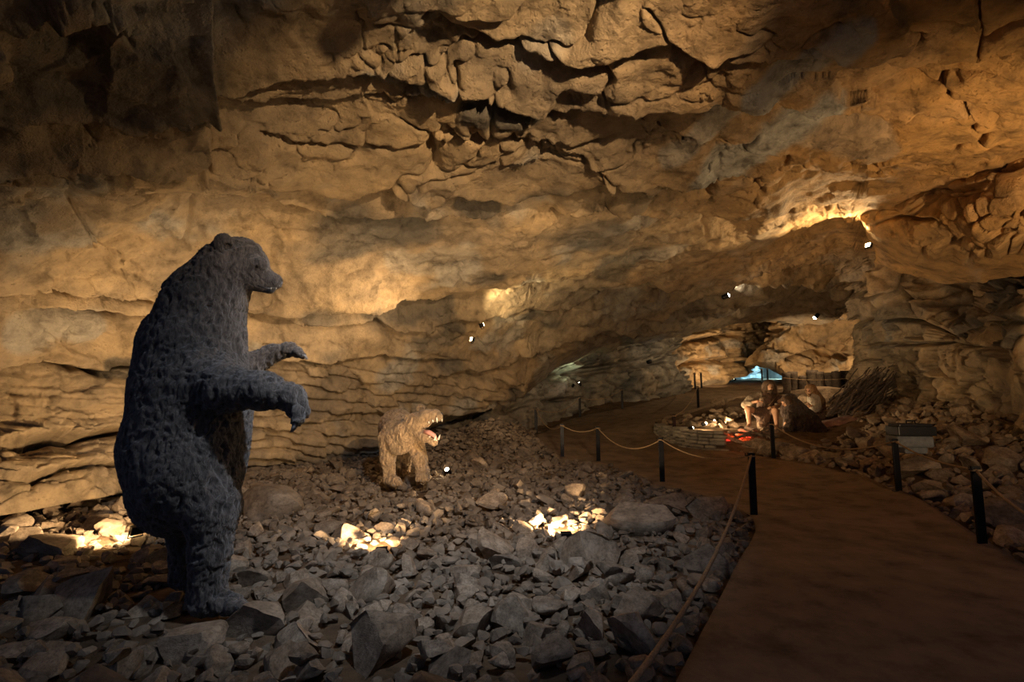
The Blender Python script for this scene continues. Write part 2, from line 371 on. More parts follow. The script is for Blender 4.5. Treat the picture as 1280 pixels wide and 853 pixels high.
# ------------------------------------------------------------------ cave shell patches
def ledge_field(px, py, lines, warp, gk=1.):
    out = np.zeros_like(px); crack = np.zeros_like(px)
    for n, (pts, hgt, wid) in enumerate(lines):
        xs = [p[0] for p in pts]; ys = [p[1] for p in pts]
        yl = np.interp(px, xs, ys)+warp; d = yl-py                    # >0 above the line
        fade = sstep(xs[0]-14, xs[0]+10, px)*(1-sstep(xs[-1]-10, xs[-1]+14, px))
        out += fade*.5*hgt*np.exp(-np.maximum(d, 0)/wid)*sstep(-1.8, .8, d)
        wb = np.maximum(9+8*vnoise(np.stack([px/42, px*0+n*3.7, px*0], -1), 200+n), 2.5)*gk
        gd = hgt*(1.05+.9*vnoise(np.stack([px/60, px*0+n*1.7, px*0], -1), 240+n))
        crack += fade*gd*np.exp(-(np.maximum(-d-1, 0)/wb)**1.4)*sstep(.6, -1.4, d)
        open_ = sstep(-.35, .25, vnoise(np.stack([px/26, px*0+n*5.1, px*0], -1), 280+n))       # the bedding joint gapes in places
        crack += fade*open_*min(2.2*hgt, .6)*np.exp(-((d+2.8)/2.3)**2)
    return out, crack
def patch(ctrl, cols, top, bot, nr, curl=0, kern=tps, reg=1e-3, el=None, er=None):
    """depth surface through control points; rows run from the curve top(px) to bot(px)"""
    c = np.array(ctrl, float); f = rbf_fit(c[:, :2]/300., np.log(c[:, 2]), kern, reg)
    t = np.linspace(0, 1, nr)[:, None]; px = np.broadcast_to(cols[None], (nr, len(cols))); tp, bt = top(cols)[None], bot(cols)[None]
    py = tp+(bt-tp)*t
    if tp.max() < -50:                   # few rows above the frame, the rest inside it
        k0 = 40; t0 = np.linspace(0, 1, k0, endpoint=False)[:, None]; t1 = np.linspace(0, 1, nr-k0)[:, None]
        py = np.concatenate([tp+(-12-tp)*t0, -12+(bt+12)*t1], 0)
    if el is not None: px = px+(el(py)+4*vnoise(np.stack([py/9, py*0, py*0], -1), 5))*(1-sstep(cols[0], cols[0]+70, px))
    if er is not None: px = px+(er(py)+4*vnoise(np.stack([py/9, py*0+4, py*0], -1), 6))*sstep(cols[-1]-60, cols[-1], px)
    d = np.exp(f(np.stack([px, py], -1)/300.))
    return px, py, Wp(px, py, d)
def norm_grid(P):
    du = np.gradient(P, axis=1); dv = np.gradient(P, axis=0); n = np.cross(du, dv); n /= np.maximum(np.linalg.norm(n, axis=-1), 1e-9)[..., None]
    s = np.sign(((np.array([0, 0, CAMZ])-P)*n).sum(-1)); return n*np.where(s == 0, 1, s)[..., None]
def curl_rows(P, n, back, down):
    """turn the lower edge back under the rock"""
    e = P[-1]; rows = []; w = 41; pad = np.concatenate([np.repeat(e[:1], w, 0), e, np.repeat(e[-1:], w, 0)]); ker = np.hanning(2*w+1); ker /= ker.sum()
    sm = np.stack([np.convolve(pad[:, j], ker, 'valid') for j in range(3)], -1)
    h = sm-np.array([0, 0, CAMZ]); h[:, 2] = 0; h /= np.linalg.norm(h, axis=1)[:, None]
    for k in range(1, n+1):
        t = k/n; m = min(1, t*2.2); q = e*(1-m)+sm*m+h*back*t; q[:, 2] -= down*(t**1.5); rows.append(q+.16*np.stack([fbm(q*1.6, 3, 70+j) for j in range(3)], -1)*min(1, t*3))
    return np.concatenate([P, np.array(rows)], 0)
def ipl(pts): return lambda x: np.interp(x, [p[0] for p in pts], [p[1] for p in pts])
def tone_attr(me, tone):
    a = me.color_attributes.new('tone', 'FLOAT_COLOR', 'POINT'); t = np.concatenate([np.clip(tone, 0, 1), np.ones((len(tone), 1))], 1).astype(np.float32)
    a.data.foreach_set('color', t.ravel())
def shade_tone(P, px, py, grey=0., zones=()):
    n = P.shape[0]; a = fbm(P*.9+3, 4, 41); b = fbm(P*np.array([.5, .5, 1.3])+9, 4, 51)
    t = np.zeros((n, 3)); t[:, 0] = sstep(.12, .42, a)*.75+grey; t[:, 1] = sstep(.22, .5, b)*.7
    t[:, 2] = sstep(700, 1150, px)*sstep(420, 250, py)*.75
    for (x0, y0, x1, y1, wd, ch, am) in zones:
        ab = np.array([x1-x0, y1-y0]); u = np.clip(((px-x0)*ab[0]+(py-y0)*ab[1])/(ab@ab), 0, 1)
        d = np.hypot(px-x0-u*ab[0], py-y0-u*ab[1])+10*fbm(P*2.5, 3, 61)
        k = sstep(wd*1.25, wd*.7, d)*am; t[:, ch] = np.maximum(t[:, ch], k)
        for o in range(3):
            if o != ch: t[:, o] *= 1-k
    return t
# ---- ceiling and the left wall: one sloping overhang of beds
ctrlA = [(0, 0, 2.7), (0, 150, 3.8), (0, 250, 4.8), (0, 380, 6.0), (0, 470, 6.6), (0, 560, 6.6), (0, 640, 6.3),
         (250, 0, 3.4), (250, 110, 4.4), (250, 215, 5.8), (250, 300, 7.2), (250, 380, 8.4), (250, 480, 9.1), (250, 560, 9.5), (170, 604, 7.9),
         (480, 0, 3.8), (480, 100, 4.9), (480, 240, 7), (480, 370, 10), (480, 400, 10.6), (480, 480, 12), (480, 540, 12.8), (480, 575, 13.2), (330, 580, 10.8),
         (640, 0, 3.9), (640, 150, 5.6), (640, 250, 7.6), (640, 330, 10), (640, 395, 13), (640, 450, 15), (640, 500, 16.2), (600, 520, 15.6),
         (800, 0, 3.9), (800, 120, 5.2), (800, 215, 7.2), (800, 300, 10), (800, 360, 14), (800, 400, 17), (800, 430, 19),
         (950, 0, 3.8), (950, 150, 5.6), (950, 230, 7.6), (950, 290, 10.5), (950, 330, 14), (950, 370, 18.5), (950, 395, 22),
         (1100, 0, 3.7), (1100, 150, 5.5), (1100, 240, 8.2), (1080, 280, 10.5), (1050, 310, 14), (1060, 380, 20), (1280, 0, 3.4), (1280, 100, 4.4), (1280, 190, 6.2), (1280, 260, 8.5),
         (1550, 0, 2.9), (1550, 200, 5.2), (1550, -350, 1.75), (640, -350, 2.05), (0, -350, 1.5), (-300, 0, 2.1), (-300, 300, 4.), (-300, 600, 5.6), (-350, -350, 1.2), (-300, 740, 5.6)]
colsA = np.concatenate([np.linspace(-330, -6, 46), np.arange(-4, 1284, 1.9), np.linspace(1287, 1500, 34)])
botA = ipl([(-330, 745), (-100, 662), (0, 645), (30, 640), (76, 631), (128, 622), (174, 612), (250, 596), (330, 583), (420, 578), (480, 565), (520, 545), (548, 524), (600, 515), (640, 508), (655, 500), (668, 470), (690, 449),
            (745, 437), (793, 424), (849, 412), (900, 398), (950, 391), (1000, 392), (1050, 392), (1065, 385), (1085, 330), (1130, 315), (1200, 265), (1280, 225), (1500, 120)])
topA = lambda x: np.full_like(x, -360.)
LA = [([(-330, 110), (0, 95), (60, 100), (150, 108), (200, 97), (250, 90)], .16, 50),
      ([(-330, 180), (0, 158), (46, 163), (148, 167), (211, 169), (240, 152), (252, 135)], .20, 45),
      ([(248, 90), (281, 93), (352, 79), (400, 76), (453, 67), (495, 79), (569, 95), (625, 114), (674, 127), (706, 132), (723, 127), (755, 132), (840, 121), (912, 120), (961, 121)], .17, 40),
      ([(248, 109), (300, 110), (420, 113), (446, 107), (569, 113)], .09, 14),
      ([(250, 197), (292, 202), (352, 211), (373, 211), (404, 219), (440, 225), (477, 215), (520, 236), (565, 230), (611, 234), (639, 243), (667, 232), (717, 225), (769, 211), (804, 218), (886, 222)], .24, 55),
      ([(-330, 260), (0, 246), (35, 239), (105, 230), (169, 225), (253, 224), (300, 228), (420, 262), (520, 268), (640, 262)], .14, 40),
      ([(-50, 360), (47, 357), (95, 359), (204, 372)], .08, 20),
      ([(-330, 385), (11, 381), (69, 377), (120, 383), (185, 390), (306, 385), (346, 382), (418, 382), (470, 385), (506, 376), (539, 375), (565, 367), (608, 359), (700, 345), (780, 318)], .17, 40),
      ([(306, 393), (346, 393), (378, 401), (405, 405), (451, 406), (470, 401), (490, 410), (536, 410), (559, 400), (600, 400), (655, 388), (720, 377), (800, 350)], .17, 16),
      ([(-330, 450), (0, 453), (51, 452), (131, 461), (182, 454), (240, 450), (375, 444), (401, 449), (451, 446), (490, 444), (560, 452)], .16, 26),
      ([(-330, 560), (0, 556), (12, 547), (79, 540), (107, 544), (122, 538), (168, 532), (260, 528)], .17, 24),
      ([(-330, 610), (0, 596), (52, 591), (90, 580), (175, 572)], .08, 14),
      ([(912, 122), (961, 120), (1032, 139), (1111, 141), (1160, 135), (1280, 129), (1500, 100)], .10, 26),
      ([(820, 355), (906, 344), (949, 333), (992, 323), (1035, 308)], .30, 18),
      ([(652, 441), (695, 417), (754, 406), (785, 403), (810, 392), (900, 358), (960, 350), (1030, 352)], .38, 13),
      ([(760, 425), (860, 400), (928, 380), (981, 370), (1060, 362)], .4, 12),
      ([(560, 470), (620, 455), (680, 432), (740, 415)], .25, 14),
      ([(700, 262), (760, 250), (830, 262), (900, 268), (980, 262)], .22, 30),
      ([(880, 60), (960, 70), (1040, 62), (1130, 80), (1220, 72), (1400, 60)], .07, 22),
      ([(1000, 200), (1080, 205), (1160, 196), (1240, 170)], .09, 22),
      ([(330, 150), (420, 160), (500, 168), (590, 160), (680, 172), (760, 168)], .05, 20),
      ([(560, 22), (640, 50), (680, 62), (760, 60), (840, 42), (900, 60)], .08, 28)]
px, py, P = patch(ctrlA, colsA, topA, botA, 400)
N = norm_grid(P); sh = px.shape; pf = P.reshape(-1, 3); pxf, pyf = px.ravel(), py.ravel()
dist = np.linalg.norm(pf-np.array([0, 0, CAMZ]), axis=1)
warp = 6*fbm(np.stack([pxf/55, pyf/200, pxf*0], -1), 3, 21)+3.0*fbm(np.stack([pxf/14, pyf/60, pxf*0+3], -1), 2, 25)
led, crk = ledge_field(pxf, pyf, [(a, b*1.9, c) for a, b, c in LA], warp, 1.15)
big = .16*fbm(pf*np.array([.55, .55, .8]), 3, 31)+.07*fbm(pf*1.7, 3, 33)
# laminated thin beds low on the wall
bed = (pyf-.06*(pxf-300)*(pxf > 300)+10*fbm(np.stack([pxf/90, pyf/90, pxf*0], -1), 3, 35))
mskL = sstep(452, 480, pyf+12*fbm(pf*.8, 2, 3))*sstep(250, 290, pxf)*(1-sstep(640, 700, pxf))
mskL = np.maximum(mskL, .2*sstep(455, 470, pyf)*(pxf < 260)*(pyf < 575)); mskL = np.maximum(mskL, .3*sstep(690, 740, pxf)*sstep(330, 350, pyf)*(pxf < 1070))
per = 13.; k = np.floor(bed/per); fr = bed/per-k
blk = np.floor(pxf/34+7*h3(k.astype(np.int64), k.astype(np.int64)*0, k.astype(np.int64)*0, 5)+.5*fbm(pf*2, 2, 6))
hb = h3(k.astype(np.int64), blk.astype(np.int64), blk.astype(np.int64)*0, 9)
lam = mskL*(.26*(hb-.45)*(dist/11)+.05*fr-.2*(np.exp(-(fr/.12)**2)+np.exp(-((1-fr)/.08)**2)))
# broad irregular facets and cracks
q = pf*np.array([.5, .8, 1.7])+.3*np.stack([fbm(pf*1.5, 3, 80+j) for j in range(3)], -1)
f1, f2, cid, tl1 = voro(q, 91); edge = f2-f1; cm = sstep(-.05, .2, fbm(pf*.6, 3, 95))
crack = -.11*cm*np.exp(-(edge/.022)**2)+.13*(cid-.5)*sstep(0, .12, edge)*(.35+.65*cm)
q2 = pf*np.array([1.6, 2.4, 4.4])+.4*np.stack([fbm(pf*4, 2, 180+j) for j in range(3)], -1)
g1, g2, cid2, tl2 = voro(q2, 191); e2 = g2-g1; cm2 = sstep(-.1, .3, fbm(pf*.9+5, 3, 195))
crack2 = -.045*cm2*np.exp(-(e2/.045)**2)+.075*(cid2-.5)*sstep(0, .15, e2)*cm2
fine = .028*fbm(pf*6, 4, 101)+.012*np.minimum(0, fbm(pf*22, 2, 111)+.1)
disp = big+led-crk+lam+crack+crack2+fine+.20*tl1+.10*tl2*(.4+.6*cm2)
# long joints
for pts in ([(250, -360), (262, 30), (248, 90), (250, 200), (243, 240), (238, 270), (226, 300)], [(62, 165), (78, 235), (95, 262), (120, 312)], [(1212, -50), (1224, 37), (1224, 71)], [(807, 0), (841, 41), (882, 60)]):
    xs = np.interp(pyf, [p[1] for p in pts], [p[0] for p in pts])+5*fbm(np.stack([pxf*0, pyf/18, pxf*0], -1), 3, 7); dd = pxf-xs
    on = (pyf > pts[0][1]) & (pyf < pts[-1][1]); disp = disp-on*.07*np.exp(-(dd/2.4)**2)
disp = disp+sstep(256, 247, pxf+4*fbm(pf*3, 2, 8))*sstep(235, 190, pyf)*.28     # the block hanging at the upper left stands proud
P2 = (pf+N.reshape(-1, 3)*disp[:, None]).reshape(*sh, 3)
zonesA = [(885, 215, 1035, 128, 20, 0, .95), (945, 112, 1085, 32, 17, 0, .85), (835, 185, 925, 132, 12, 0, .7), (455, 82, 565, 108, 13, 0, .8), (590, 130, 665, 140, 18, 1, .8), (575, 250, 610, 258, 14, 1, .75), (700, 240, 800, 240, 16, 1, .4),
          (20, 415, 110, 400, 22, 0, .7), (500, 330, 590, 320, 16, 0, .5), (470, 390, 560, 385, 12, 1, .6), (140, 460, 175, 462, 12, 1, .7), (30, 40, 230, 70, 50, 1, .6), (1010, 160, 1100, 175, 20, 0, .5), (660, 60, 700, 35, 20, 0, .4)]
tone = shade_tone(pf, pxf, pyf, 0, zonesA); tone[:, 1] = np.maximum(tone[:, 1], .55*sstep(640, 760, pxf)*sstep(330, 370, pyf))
Pc = curl_rows(P2, 10, 2.2, .25); nr = Pc.shape[0]
tone = np.concatenate([tone.reshape(*sh, 3), np.repeat(tone.reshape(*sh, 3)[-1:], 10, 0)], 0).reshape(-1, 3)
FA = grid_faces(nr, sh[1]); pyall = np.concatenate([py, np.repeat(py[-1:]+9, 10, 0)], 0).ravel(); pxall = np.concatenate([px, np.repeat(px[-1:], 10, 0)], 0).ravel()
split = ipl([(-330, 390), (11, 384), (69, 380), (120, 386), (185, 393), (306, 388), (418, 385), (470, 388), (506, 379), (565, 370), (608, 362), (820, 357), (906, 346), (992, 325), (1040, 308), (1060, 600), (1500, 600)])
wl = (pyall[FA[:, 0]] > split(pxall[FA[:, 0]]))
def sub_mesh(name, V, Fq, sel, tone):
    f = Fq[sel]; u, inv = np.unique(f, return_inverse=True); me = mesh_np(name, V[u], inv.reshape(f.shape)); tone_attr(me, tone[u]); return me
Vall = Pc.reshape(-1, 3)
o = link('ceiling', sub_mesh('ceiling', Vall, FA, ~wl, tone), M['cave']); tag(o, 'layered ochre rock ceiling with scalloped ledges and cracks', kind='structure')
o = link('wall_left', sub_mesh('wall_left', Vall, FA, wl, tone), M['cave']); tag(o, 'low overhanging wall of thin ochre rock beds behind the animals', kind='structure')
# ---- generic smaller patches
def make_patch(name, label, ctrl, x0, x1, step, top, bot, rstep, mat, lines=(), amp=1., blocks=(1., 1.6), grey=0., zones=(), curl=None, cracks=1., seed=300, reg=1e-3, el=None, er=None):
    cols = np.arange(x0, x1, step); nr = int(max(bot(cols)-top(cols))/rstep)
    px, py, P = patch(ctrl, cols, top, bot, nr, reg=reg, el=el, er=er); N = norm_grid(P); sh = px.shape; pf = P.reshape(-1, 3); pxf, pyf = px.ravel(), py.ravel()
    warp = 4*fbm(np.stack([pxf/30, pyf/90, pxf*0+seed], -1), 3, seed)
    led, crk = ledge_field(pxf, pyf, lines, warp)
    q = pf*np.array([blocks[0], blocks[0], blocks[1]])+.3*np.stack([fbm(pf*1.2, 3, seed+j) for j in range(3)], -1)
    f1, f2, cid, tl1 = voro(q, seed+9); e = f2-f1
    q2 = q*2.7; g1, g2, cid2, tl2 = voro(q2, seed+19); e2 = g2-g1; cm2 = sstep(-.2, .2, fbm(pf*.7, 2, seed+4))
    disp = amp*(.3*fbm(pf*np.array([.5, .5, .6]), 3, seed+1)+.1*fbm(pf*1.8, 3, seed+2)+cracks*(-.26*np.exp(-(e/.045)**2)+.36*(cid-.5)*sstep(0, .12, e)+cm2*(-.10*np.exp(-(e2/.07)**2)+.16*(cid2-.5)*sstep(0, .12, e2)))+.03*fbm(pf*6, 3, seed+3)+.5*tl1+.22*tl2)+led-crk
    disp = disp*(.2+.8*sstep(x0, x0+34, pxf))
    P2 = (pf+N.reshape(-1, 3)*disp[:, None]).reshape(*sh, 3); tone = shade_tone(pf, pxf, pyf, grey, zones)
    if curl:
        P2 = curl_rows(P2, *curl); tone = np.concatenate([tone.reshape(*sh, 3), np.repeat(tone.reshape(*sh, 3)[-1:], curl[0], 0)], 0).reshape(-1, 3)
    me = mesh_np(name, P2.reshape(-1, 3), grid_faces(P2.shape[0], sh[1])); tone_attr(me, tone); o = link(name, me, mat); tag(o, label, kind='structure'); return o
make_patch('wall_back', 'dark grey blocky rock wall behind the far railing',
           [(520, 480, 17), (520, 570, 16.4), (600, 470, 18), (600, 545, 17), (670, 470, 19), (670, 545, 18.2), (725, 430, 21.5), (725, 525, 21), (800, 430, 23), (800, 507, 22.6), (870, 480, 24.5), (850, 420, 25), (880, 400, 26), (600, 380, 19), (800, 370, 24)],
           520, 870, 1.9, ipl([(520, 430), (600, 430), (700, 405), (860, 375), (892, 372)]), ipl([(520, 575), (600, 560), (670, 556), (725, 532), (800, 514), (850, 502), (874, 496)]), 1.9, M['cave_grey'],
           [([(640, 470), (700, 462), (780, 458), (835, 447)], .25, 14), ([(610, 512), (660, 500), (720, 496)], .2, 12), ([(720, 452), (800, 446), (850, 438)], .2, 10)], 1.5, (.65, 1.2), 0, [(706, 450, 725, 470, 14, 0, .7), (660, 490, 690, 490, 14, 0, .6)], seed=400, er=ipl([(375, -4), (405, -8), (440, -22), (456, -18), (482, -2), (500, 4)]))
make_patch('wall_far', 'warm-lit rock mass beside the tunnel to the far chamber', [(840, 400, 27), (840, 470, 26.4), (870, 420, 27), (870, 480, 26.6), (910, 400, 28.5), (910, 470, 28.5), (950, 400, 31), (950, 465, 31.5), (990, 400, 32), (990, 450, 32)],
           836, 992, 1.6, ipl([(836, 380), (992, 375)]), ipl([(836, 500), (880, 490), (905, 481), (930, 468), (950, 452), (992, 440)]), 1.6, M['cave_far'], [([(850, 425), (900, 418), (940, 412)], .4, 10), ([(846, 452), (900, 446), (935, 452)], .5, 10)], 1.4, (.5, .9), seed=500, curl=(6, 1.5, -.3))
make_patch('wall_far', 'warm-lit rock face of the far chamber behind the trunks', [(930, 400, 29), (955, 440, 27), (975, 400, 26), (975, 460, 26), (1010, 420, 25.5), (1010, 490, 26), (1045, 400, 24), (1050, 440, 25.5), (1060, 480, 23), (1100, 400, 20), (1100, 490, 21)],
           930, 1110, 1.6, ipl([(930, 372), (1110, 340)]), ipl([(930, 458), (945, 452), (966, 452), (980, 462), (994, 490), (1110, 497)]), 1.6, M['cave_far'], [([(955, 412), (1000, 405), (1060, 400)], .35, 9), ([(985, 444), (1020, 436), (1062, 440)], .5, 9)], 1.4, (.5, .9), seed=600, curl=(8, 3., -.1), el=ipl([(370, 12), (400, 30), (425, 22), (445, 6), (462, -4)]))
make_patch('wall_end', 'pale rock end wall of the far chamber in blue light', [(880, 420, 35), (880, 490, 35), (960, 430, 35.5), (960, 490, 35), (1030, 430, 34), (1030, 490, 34)], 870, 1040, 1.5, ipl([(870, 400), (1040, 400)]), ipl([(870, 492), (1040, 492)]), 1.5, M['cave_grey'], (), 2.0, (.8, 1.3), .6, seed=700)
ctrlD = [(1034, 290, 15.5), (1030, 340, 17), (1034, 400, 19), (1034, 480, 20.5), (1066, 350, 15), (1066, 400, 16.6), (1070, 470, 18.), (1100, 480, 15.5), (1110, 420, 14.5), (1100, 350, 13.3), (1160, 350, 12.8), (1170, 420, 11.4), (1180, 500, 11.5), (1215, 420, 10.6), (1280, 400, 8.8), (1280, 500, 8.8), (1280, 560, 8.6), (1230, 520, 10.4),
         (1150, 560, 11.5), (1230, 330, 11.), (1060, 520, 18), (1280, 640, 8.2), (1500, 400, 6), (1500, 560, 6), (1500, 240, 5.5), (1280, 250, 9.5), (1280, 330, 9.8), (1200, 280, 11.5)]
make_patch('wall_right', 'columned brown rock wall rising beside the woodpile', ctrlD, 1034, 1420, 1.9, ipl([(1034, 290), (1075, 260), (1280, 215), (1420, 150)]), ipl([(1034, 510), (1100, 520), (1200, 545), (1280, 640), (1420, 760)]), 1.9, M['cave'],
           [([(1050, 402), (1110, 396), (1180, 404), (1240, 396), (1300, 402)], .16, 24), ([(1090, 430), (1180, 425), (1260, 436)], .1, 14), ([(1140, 352), (1200, 346), (1300, 335), (1400, 330)], .16, 16), ([(1040, 345), (1090, 362), (1130, 356)], .3, 14)], 1.15, (.95, .75), 0.05, [(1250, 360, 1275, 420, 26, 1, .8), (1190, 360, 1200, 400, 14, 1, .6), (1125, 440, 1140, 480, 20, 1, .4)], seed=800, el=ipl([(290, -8), (330, 4), (355, 26), (400, 22), (440, 29), (480, 20), (510, 8)]))
ctrlE = [(1072, 270, 9.8), (1080, 300, 10.), (1130, 250, 8.6), (1140, 300, 8.6), (1200, 215, 7.5), (1200, 290, 7.5), (1280, 180, 6.5), (1280, 250, 6.4), (1280, 300, 6.7), (1400, 120, 6.4), (1400, 250, 6.5), (1420, 320, 6.8), (1120, 320, 9.4), (1200, 325, 8.6)]
make_patch('wall_buttress', 'cracked block of brown rock jutting out below the ceiling', ctrlE, 1076, 1420, 1.9, ipl([(1076, 268), (1085, 258), (1130, 236), (1200, 205), (1240, 186), (1420, 90)]), ipl([(1076, 276), (1092, 296), (1130, 310), (1165, 322), (1210, 318), (1280, 300), (1420, 290)]), 1.9, M['cave'],
           [([(1080, 282), (1120, 268), (1160, 272), (1200, 296)], .10, 16), ([(1180, 305), (1220, 296), (1300, 290)], .16, 10), ([(1130, 262), (1160, 240), (1240, 225)], .06, 18)], .5, (1.1, 1.3), .0, (), (10, 2.6, .12), seed=900)
# ---- rock above and behind everything, closing the cave away from its mouth (which is behind the camera)
gx = np.arange(-16, 22.1, .5); gy = np.arange(9, 42.1, .5); X, Y = np.meshgrid(gx, gy)
Z = 7.2-.02*(Y-9)+.5*fbm(np.stack([X, Y, X*0], -1)*.3, 3, 77)-5.6*sstep(37, 41, Y)-7*sstep(-13, -16, X)-6*sstep(17, 21.5, X)
me = mesh_np('ceiling', np.stack([X, Y, Z], -1).reshape(-1, 3), grid_faces(*X.shape)); tone_attr(me, np.zeros((X.size, 3)))
tag(link('ceiling', me, M['cave_grey']), 'dark rock roof over the far chamber', kind='structure')
Yw = np.arange(-4, 37, .5); Zw = np.arange(-.5, 7.6, .5); Y, Z = np.meshgrid(Yw, Zw); X = 12.5+.25*np.maximum(0, Y-8)+.7*fbm(np.stack([Y*0, Y, Z], -1)*.6, 3, 78)
X = np.minimum(X, 17); me = mesh_np('wall_right', np.stack([X, Y, Z], -1).reshape(-1, 3), grid_faces(*X.shape)); tone_attr(me, np.zeros((X.size, 3)))
tag(link('wall_right', me, M['cave_grey']), 'dark outer rock wall beyond the jutting block', kind='structure')

# ------------------------------------------------------------------ lamps
WARM = (1., .68, .37); WHITE = (1., .86, .62); COOL = (.74, .84, 1.)
def aim(o, t):
    o.rotation_euler = (Vector(t)-Vector(o.location)).to_track_quat('-Z', 'Y').to_euler()
def lamp(label, loc, target, power, col=WARM, angle=110, size=.05, lens='lens_warm', group=None, blend=.6, scale=1., name='floodlight', style='flood', stand=0.):
    loc = Vector(loc); dirn = (Vector(target)-loc).normalized(); t = thing(name, loc, label, 'lamp', group)
    R = dirn.to_track_quat('-Z', 'Y').to_matrix(); k = .06*scale
    if style == 'flood':
        MB().box(loc-dirn*.75*k, (2.0*k, 1.5*k, 1.0*k), R, .12*k).obj('housing', M['steel'], t, False)
        b = MB(); hx = R @ Vector((1.15*k, 0, 0)); dn = R @ Vector((0, -1.3*k, 0))
        b.tube([loc-dirn*.75*k+hx, loc-dirn*.75*k+hx+dn, loc-dirn*.75*k-hx+dn, loc-dirn*.75*k-hx], .12*k, 6).obj('bracket', M['steel'], t)
        MB().box(loc-dirn*.2*k, (1.7*k, 1.2*k, .12*k), R, .04*k).obj('lens', M[lens], t, False)
    else:                                # small round spot
        b = MB(); b.tube([loc-dirn*2.4*k, loc-dirn*2.2*k, loc-dirn*.6*k, loc-dirn*.3*k], [.5*k, .8*k, .85*k, .95*k], 14).obj('housing', M['steel'], t)
        MB().ball(loc-dirn*.35*k, .72*k, 2).obj('lens', M[lens], t)
    if stand: MB().tube([loc-dirn*.75*k-Vector((0, 0, .04)), loc-dirn*.75*k-Vector((0, 0, stand))], .018, 8).obj('stand', M['steel'], t)
    ld = bpy.data.lights.new('lamp_light', 'SPOT'); ld.energy = power*LAMP; ld.color = col; ld.spot_size = math.radians(angle); ld.spot_blend = blend; ld.shadow_soft_size = size
    lo = bpy.data.objects.new('lamp_light', ld); C.objects.link(lo); lo.location = loc+dirn*(.03+(.5*k if style == 'spot' else 0)); aim(lo, target)
    lo.parent = t; lo.matrix_parent_inverse = Matrix.Translation(-loc)
    return t
def G(px, py, dz=.12, f=None): p = hit(px, py, f or surf); return p+np.array([0, 0, dz])
lamp('small black floodlight among stones below the overhang lip, left of the standing bear', G(166, 690, .24), Wp(85, 590, 6.4), 330, WARM, 120)
lamp('black floodlight on the rubble behind the legs of the standing bear', G(200, 655, .18), Wp(300, 300, 7.4), 270, WARM, 100, blend=1.)
lamp('unseen warm ceiling spotlight added to rake the rock ceiling from above the walkway', (2.3, .4, 3.6), (-1.3, 8.2, 3.15), 2000, WARM, 66, .05, blend=1., name='spotlight', style='spot', scale=1.5)  # added lamp above the view, put in so the ledges throw shadows
lamp('small black floodlight sunk in rubble right of the standing bear', G(476, 694, .06), Wp(430, 430, 10.5), 190, WARM, 125)
lamp('small black floodlight sunk in rubble between the big cat and the walkway', G(706, 676, .07), Wp(610, 480, 12.), 700, WARM, 125)
lamp('small round spotlight shining beside the forepaw of the big cat', G(558, 597, .16), Wp(500, 520, 9.2), 52, WARM, 150, .03, name='spotlight', style='spot')
lamp('small floodlight on the lit rock ledge above the big cat', Wp(604, 406, 11.2), Wp(690, 372, 12.0), 170, (1, .74, .38), 125, .04)
lamp('small added floodlight on the ledge above the big cat, turned towards the bear', Wp(588, 424, 10.1), Wp(330, 372, 8.7), 480, WARM, 95, .04, blend=1.)  # second ledge lamp, added for side relief on the wall
lamp('floodlight tucked behind the jutting block washing the ceiling', Wp(1084, 306, 10.1), Wp(985, 262, 9.6), 420, (1, .74, .40), 105, .05)
lamp('small white spotlight on the far ledge under the ceiling', Wp(911, 369, 16.6), Wp(945, 355, 16.4), 60, WHITE, 130, .04, 'lens_white', scale=1.6, name='spotlight', style='spot')
lamp('bright spotlight on the rock over the palisade of trunks', Wp(1018, 398, 19.5), Wp(960, 455, 20.), 330, WARM, 150, .05, scale=1.6, name='spotlight', style='spot')
lamp('pair-mounted spotlight on the grey back wall, higher one', Wp(724, 479, 19.2), Wp(700, 440, 20.2), 30, (.85, 1., .6), 100, .03, 'lens_white', scale=1., name='spotlight', style='spot')
lamp('pair-mounted spotlight on the grey back wall, lower one', Wp(717, 481, 19.2), Wp(735, 445, 20.6), 14, (.85, 1., .6), 100, .03, 'lens_white', scale=1., name='spotlight', style='spot')
lamp('single spotlight high on the grey back wall beside the tunnel', Wp(813, 452, 21.), Wp(850, 440, 23.), 40, WARM, 110, .03, 'lens_white', scale=1.6, name='spotlight', style='spot')
lamp('floodlight behind the palisade lighting the far chamber', Wp(1004, 483, 22.4), Wp(1000, 445, 25.5), 560, WARM, 140, .05)
lamp('floodlight at the foot of the warm rock mass by the tunnel', Wp(918, 474, 25.4), Wp(880, 440, 27), 260, WARM, 140, .05)
lamp('blue floodlight on the floor of the far chamber', Wp(990, 464, 31.), Wp(948, 465, 35), 3600, (.30, .70, 1.), 100, .1)
lamp('bright spotlight on the dry-stone hearth wall, nearest its post', G(866, 541, .12), Wp(962, 500, 14), 190, WARM, 130, .03, name='spotlight', style='spot')
lamp('spotlight on the hearth stones, middle of the three', G(883, 535, .13), Wp(970, 495, 14), 130, WARM, 130, .03, name='spotlight', style='spot')
lamp('spotlight on the hearth stones, closest to the seated person', G(894, 532, .13), Wp(1000, 500, 14), 120, WARM, 130, .03, name='spotlight', style='spot')
lamp('unseen floodlight on a short stand beside the walkway, added to light the jutting block and ceiling', (5.3, 3.2, 1.15), (5.9, 6.6, 4.0), 800, (1, .67, .34), 115, .06, blend=1., stand=1.1)  # added lamp outside the view, brightens the right-hand block and ceiling
lamp('unseen ceiling spotlight added to cast cool light over the rubble bed', (.4, 2.3, 4.1), (-1.3, 6.6, 0.), 620, COOL, 84, .10, 'lens_white', blend=1., name='spotlight', style='spot', scale=1.5)  # added lamp above the view, cool light on the stone tops

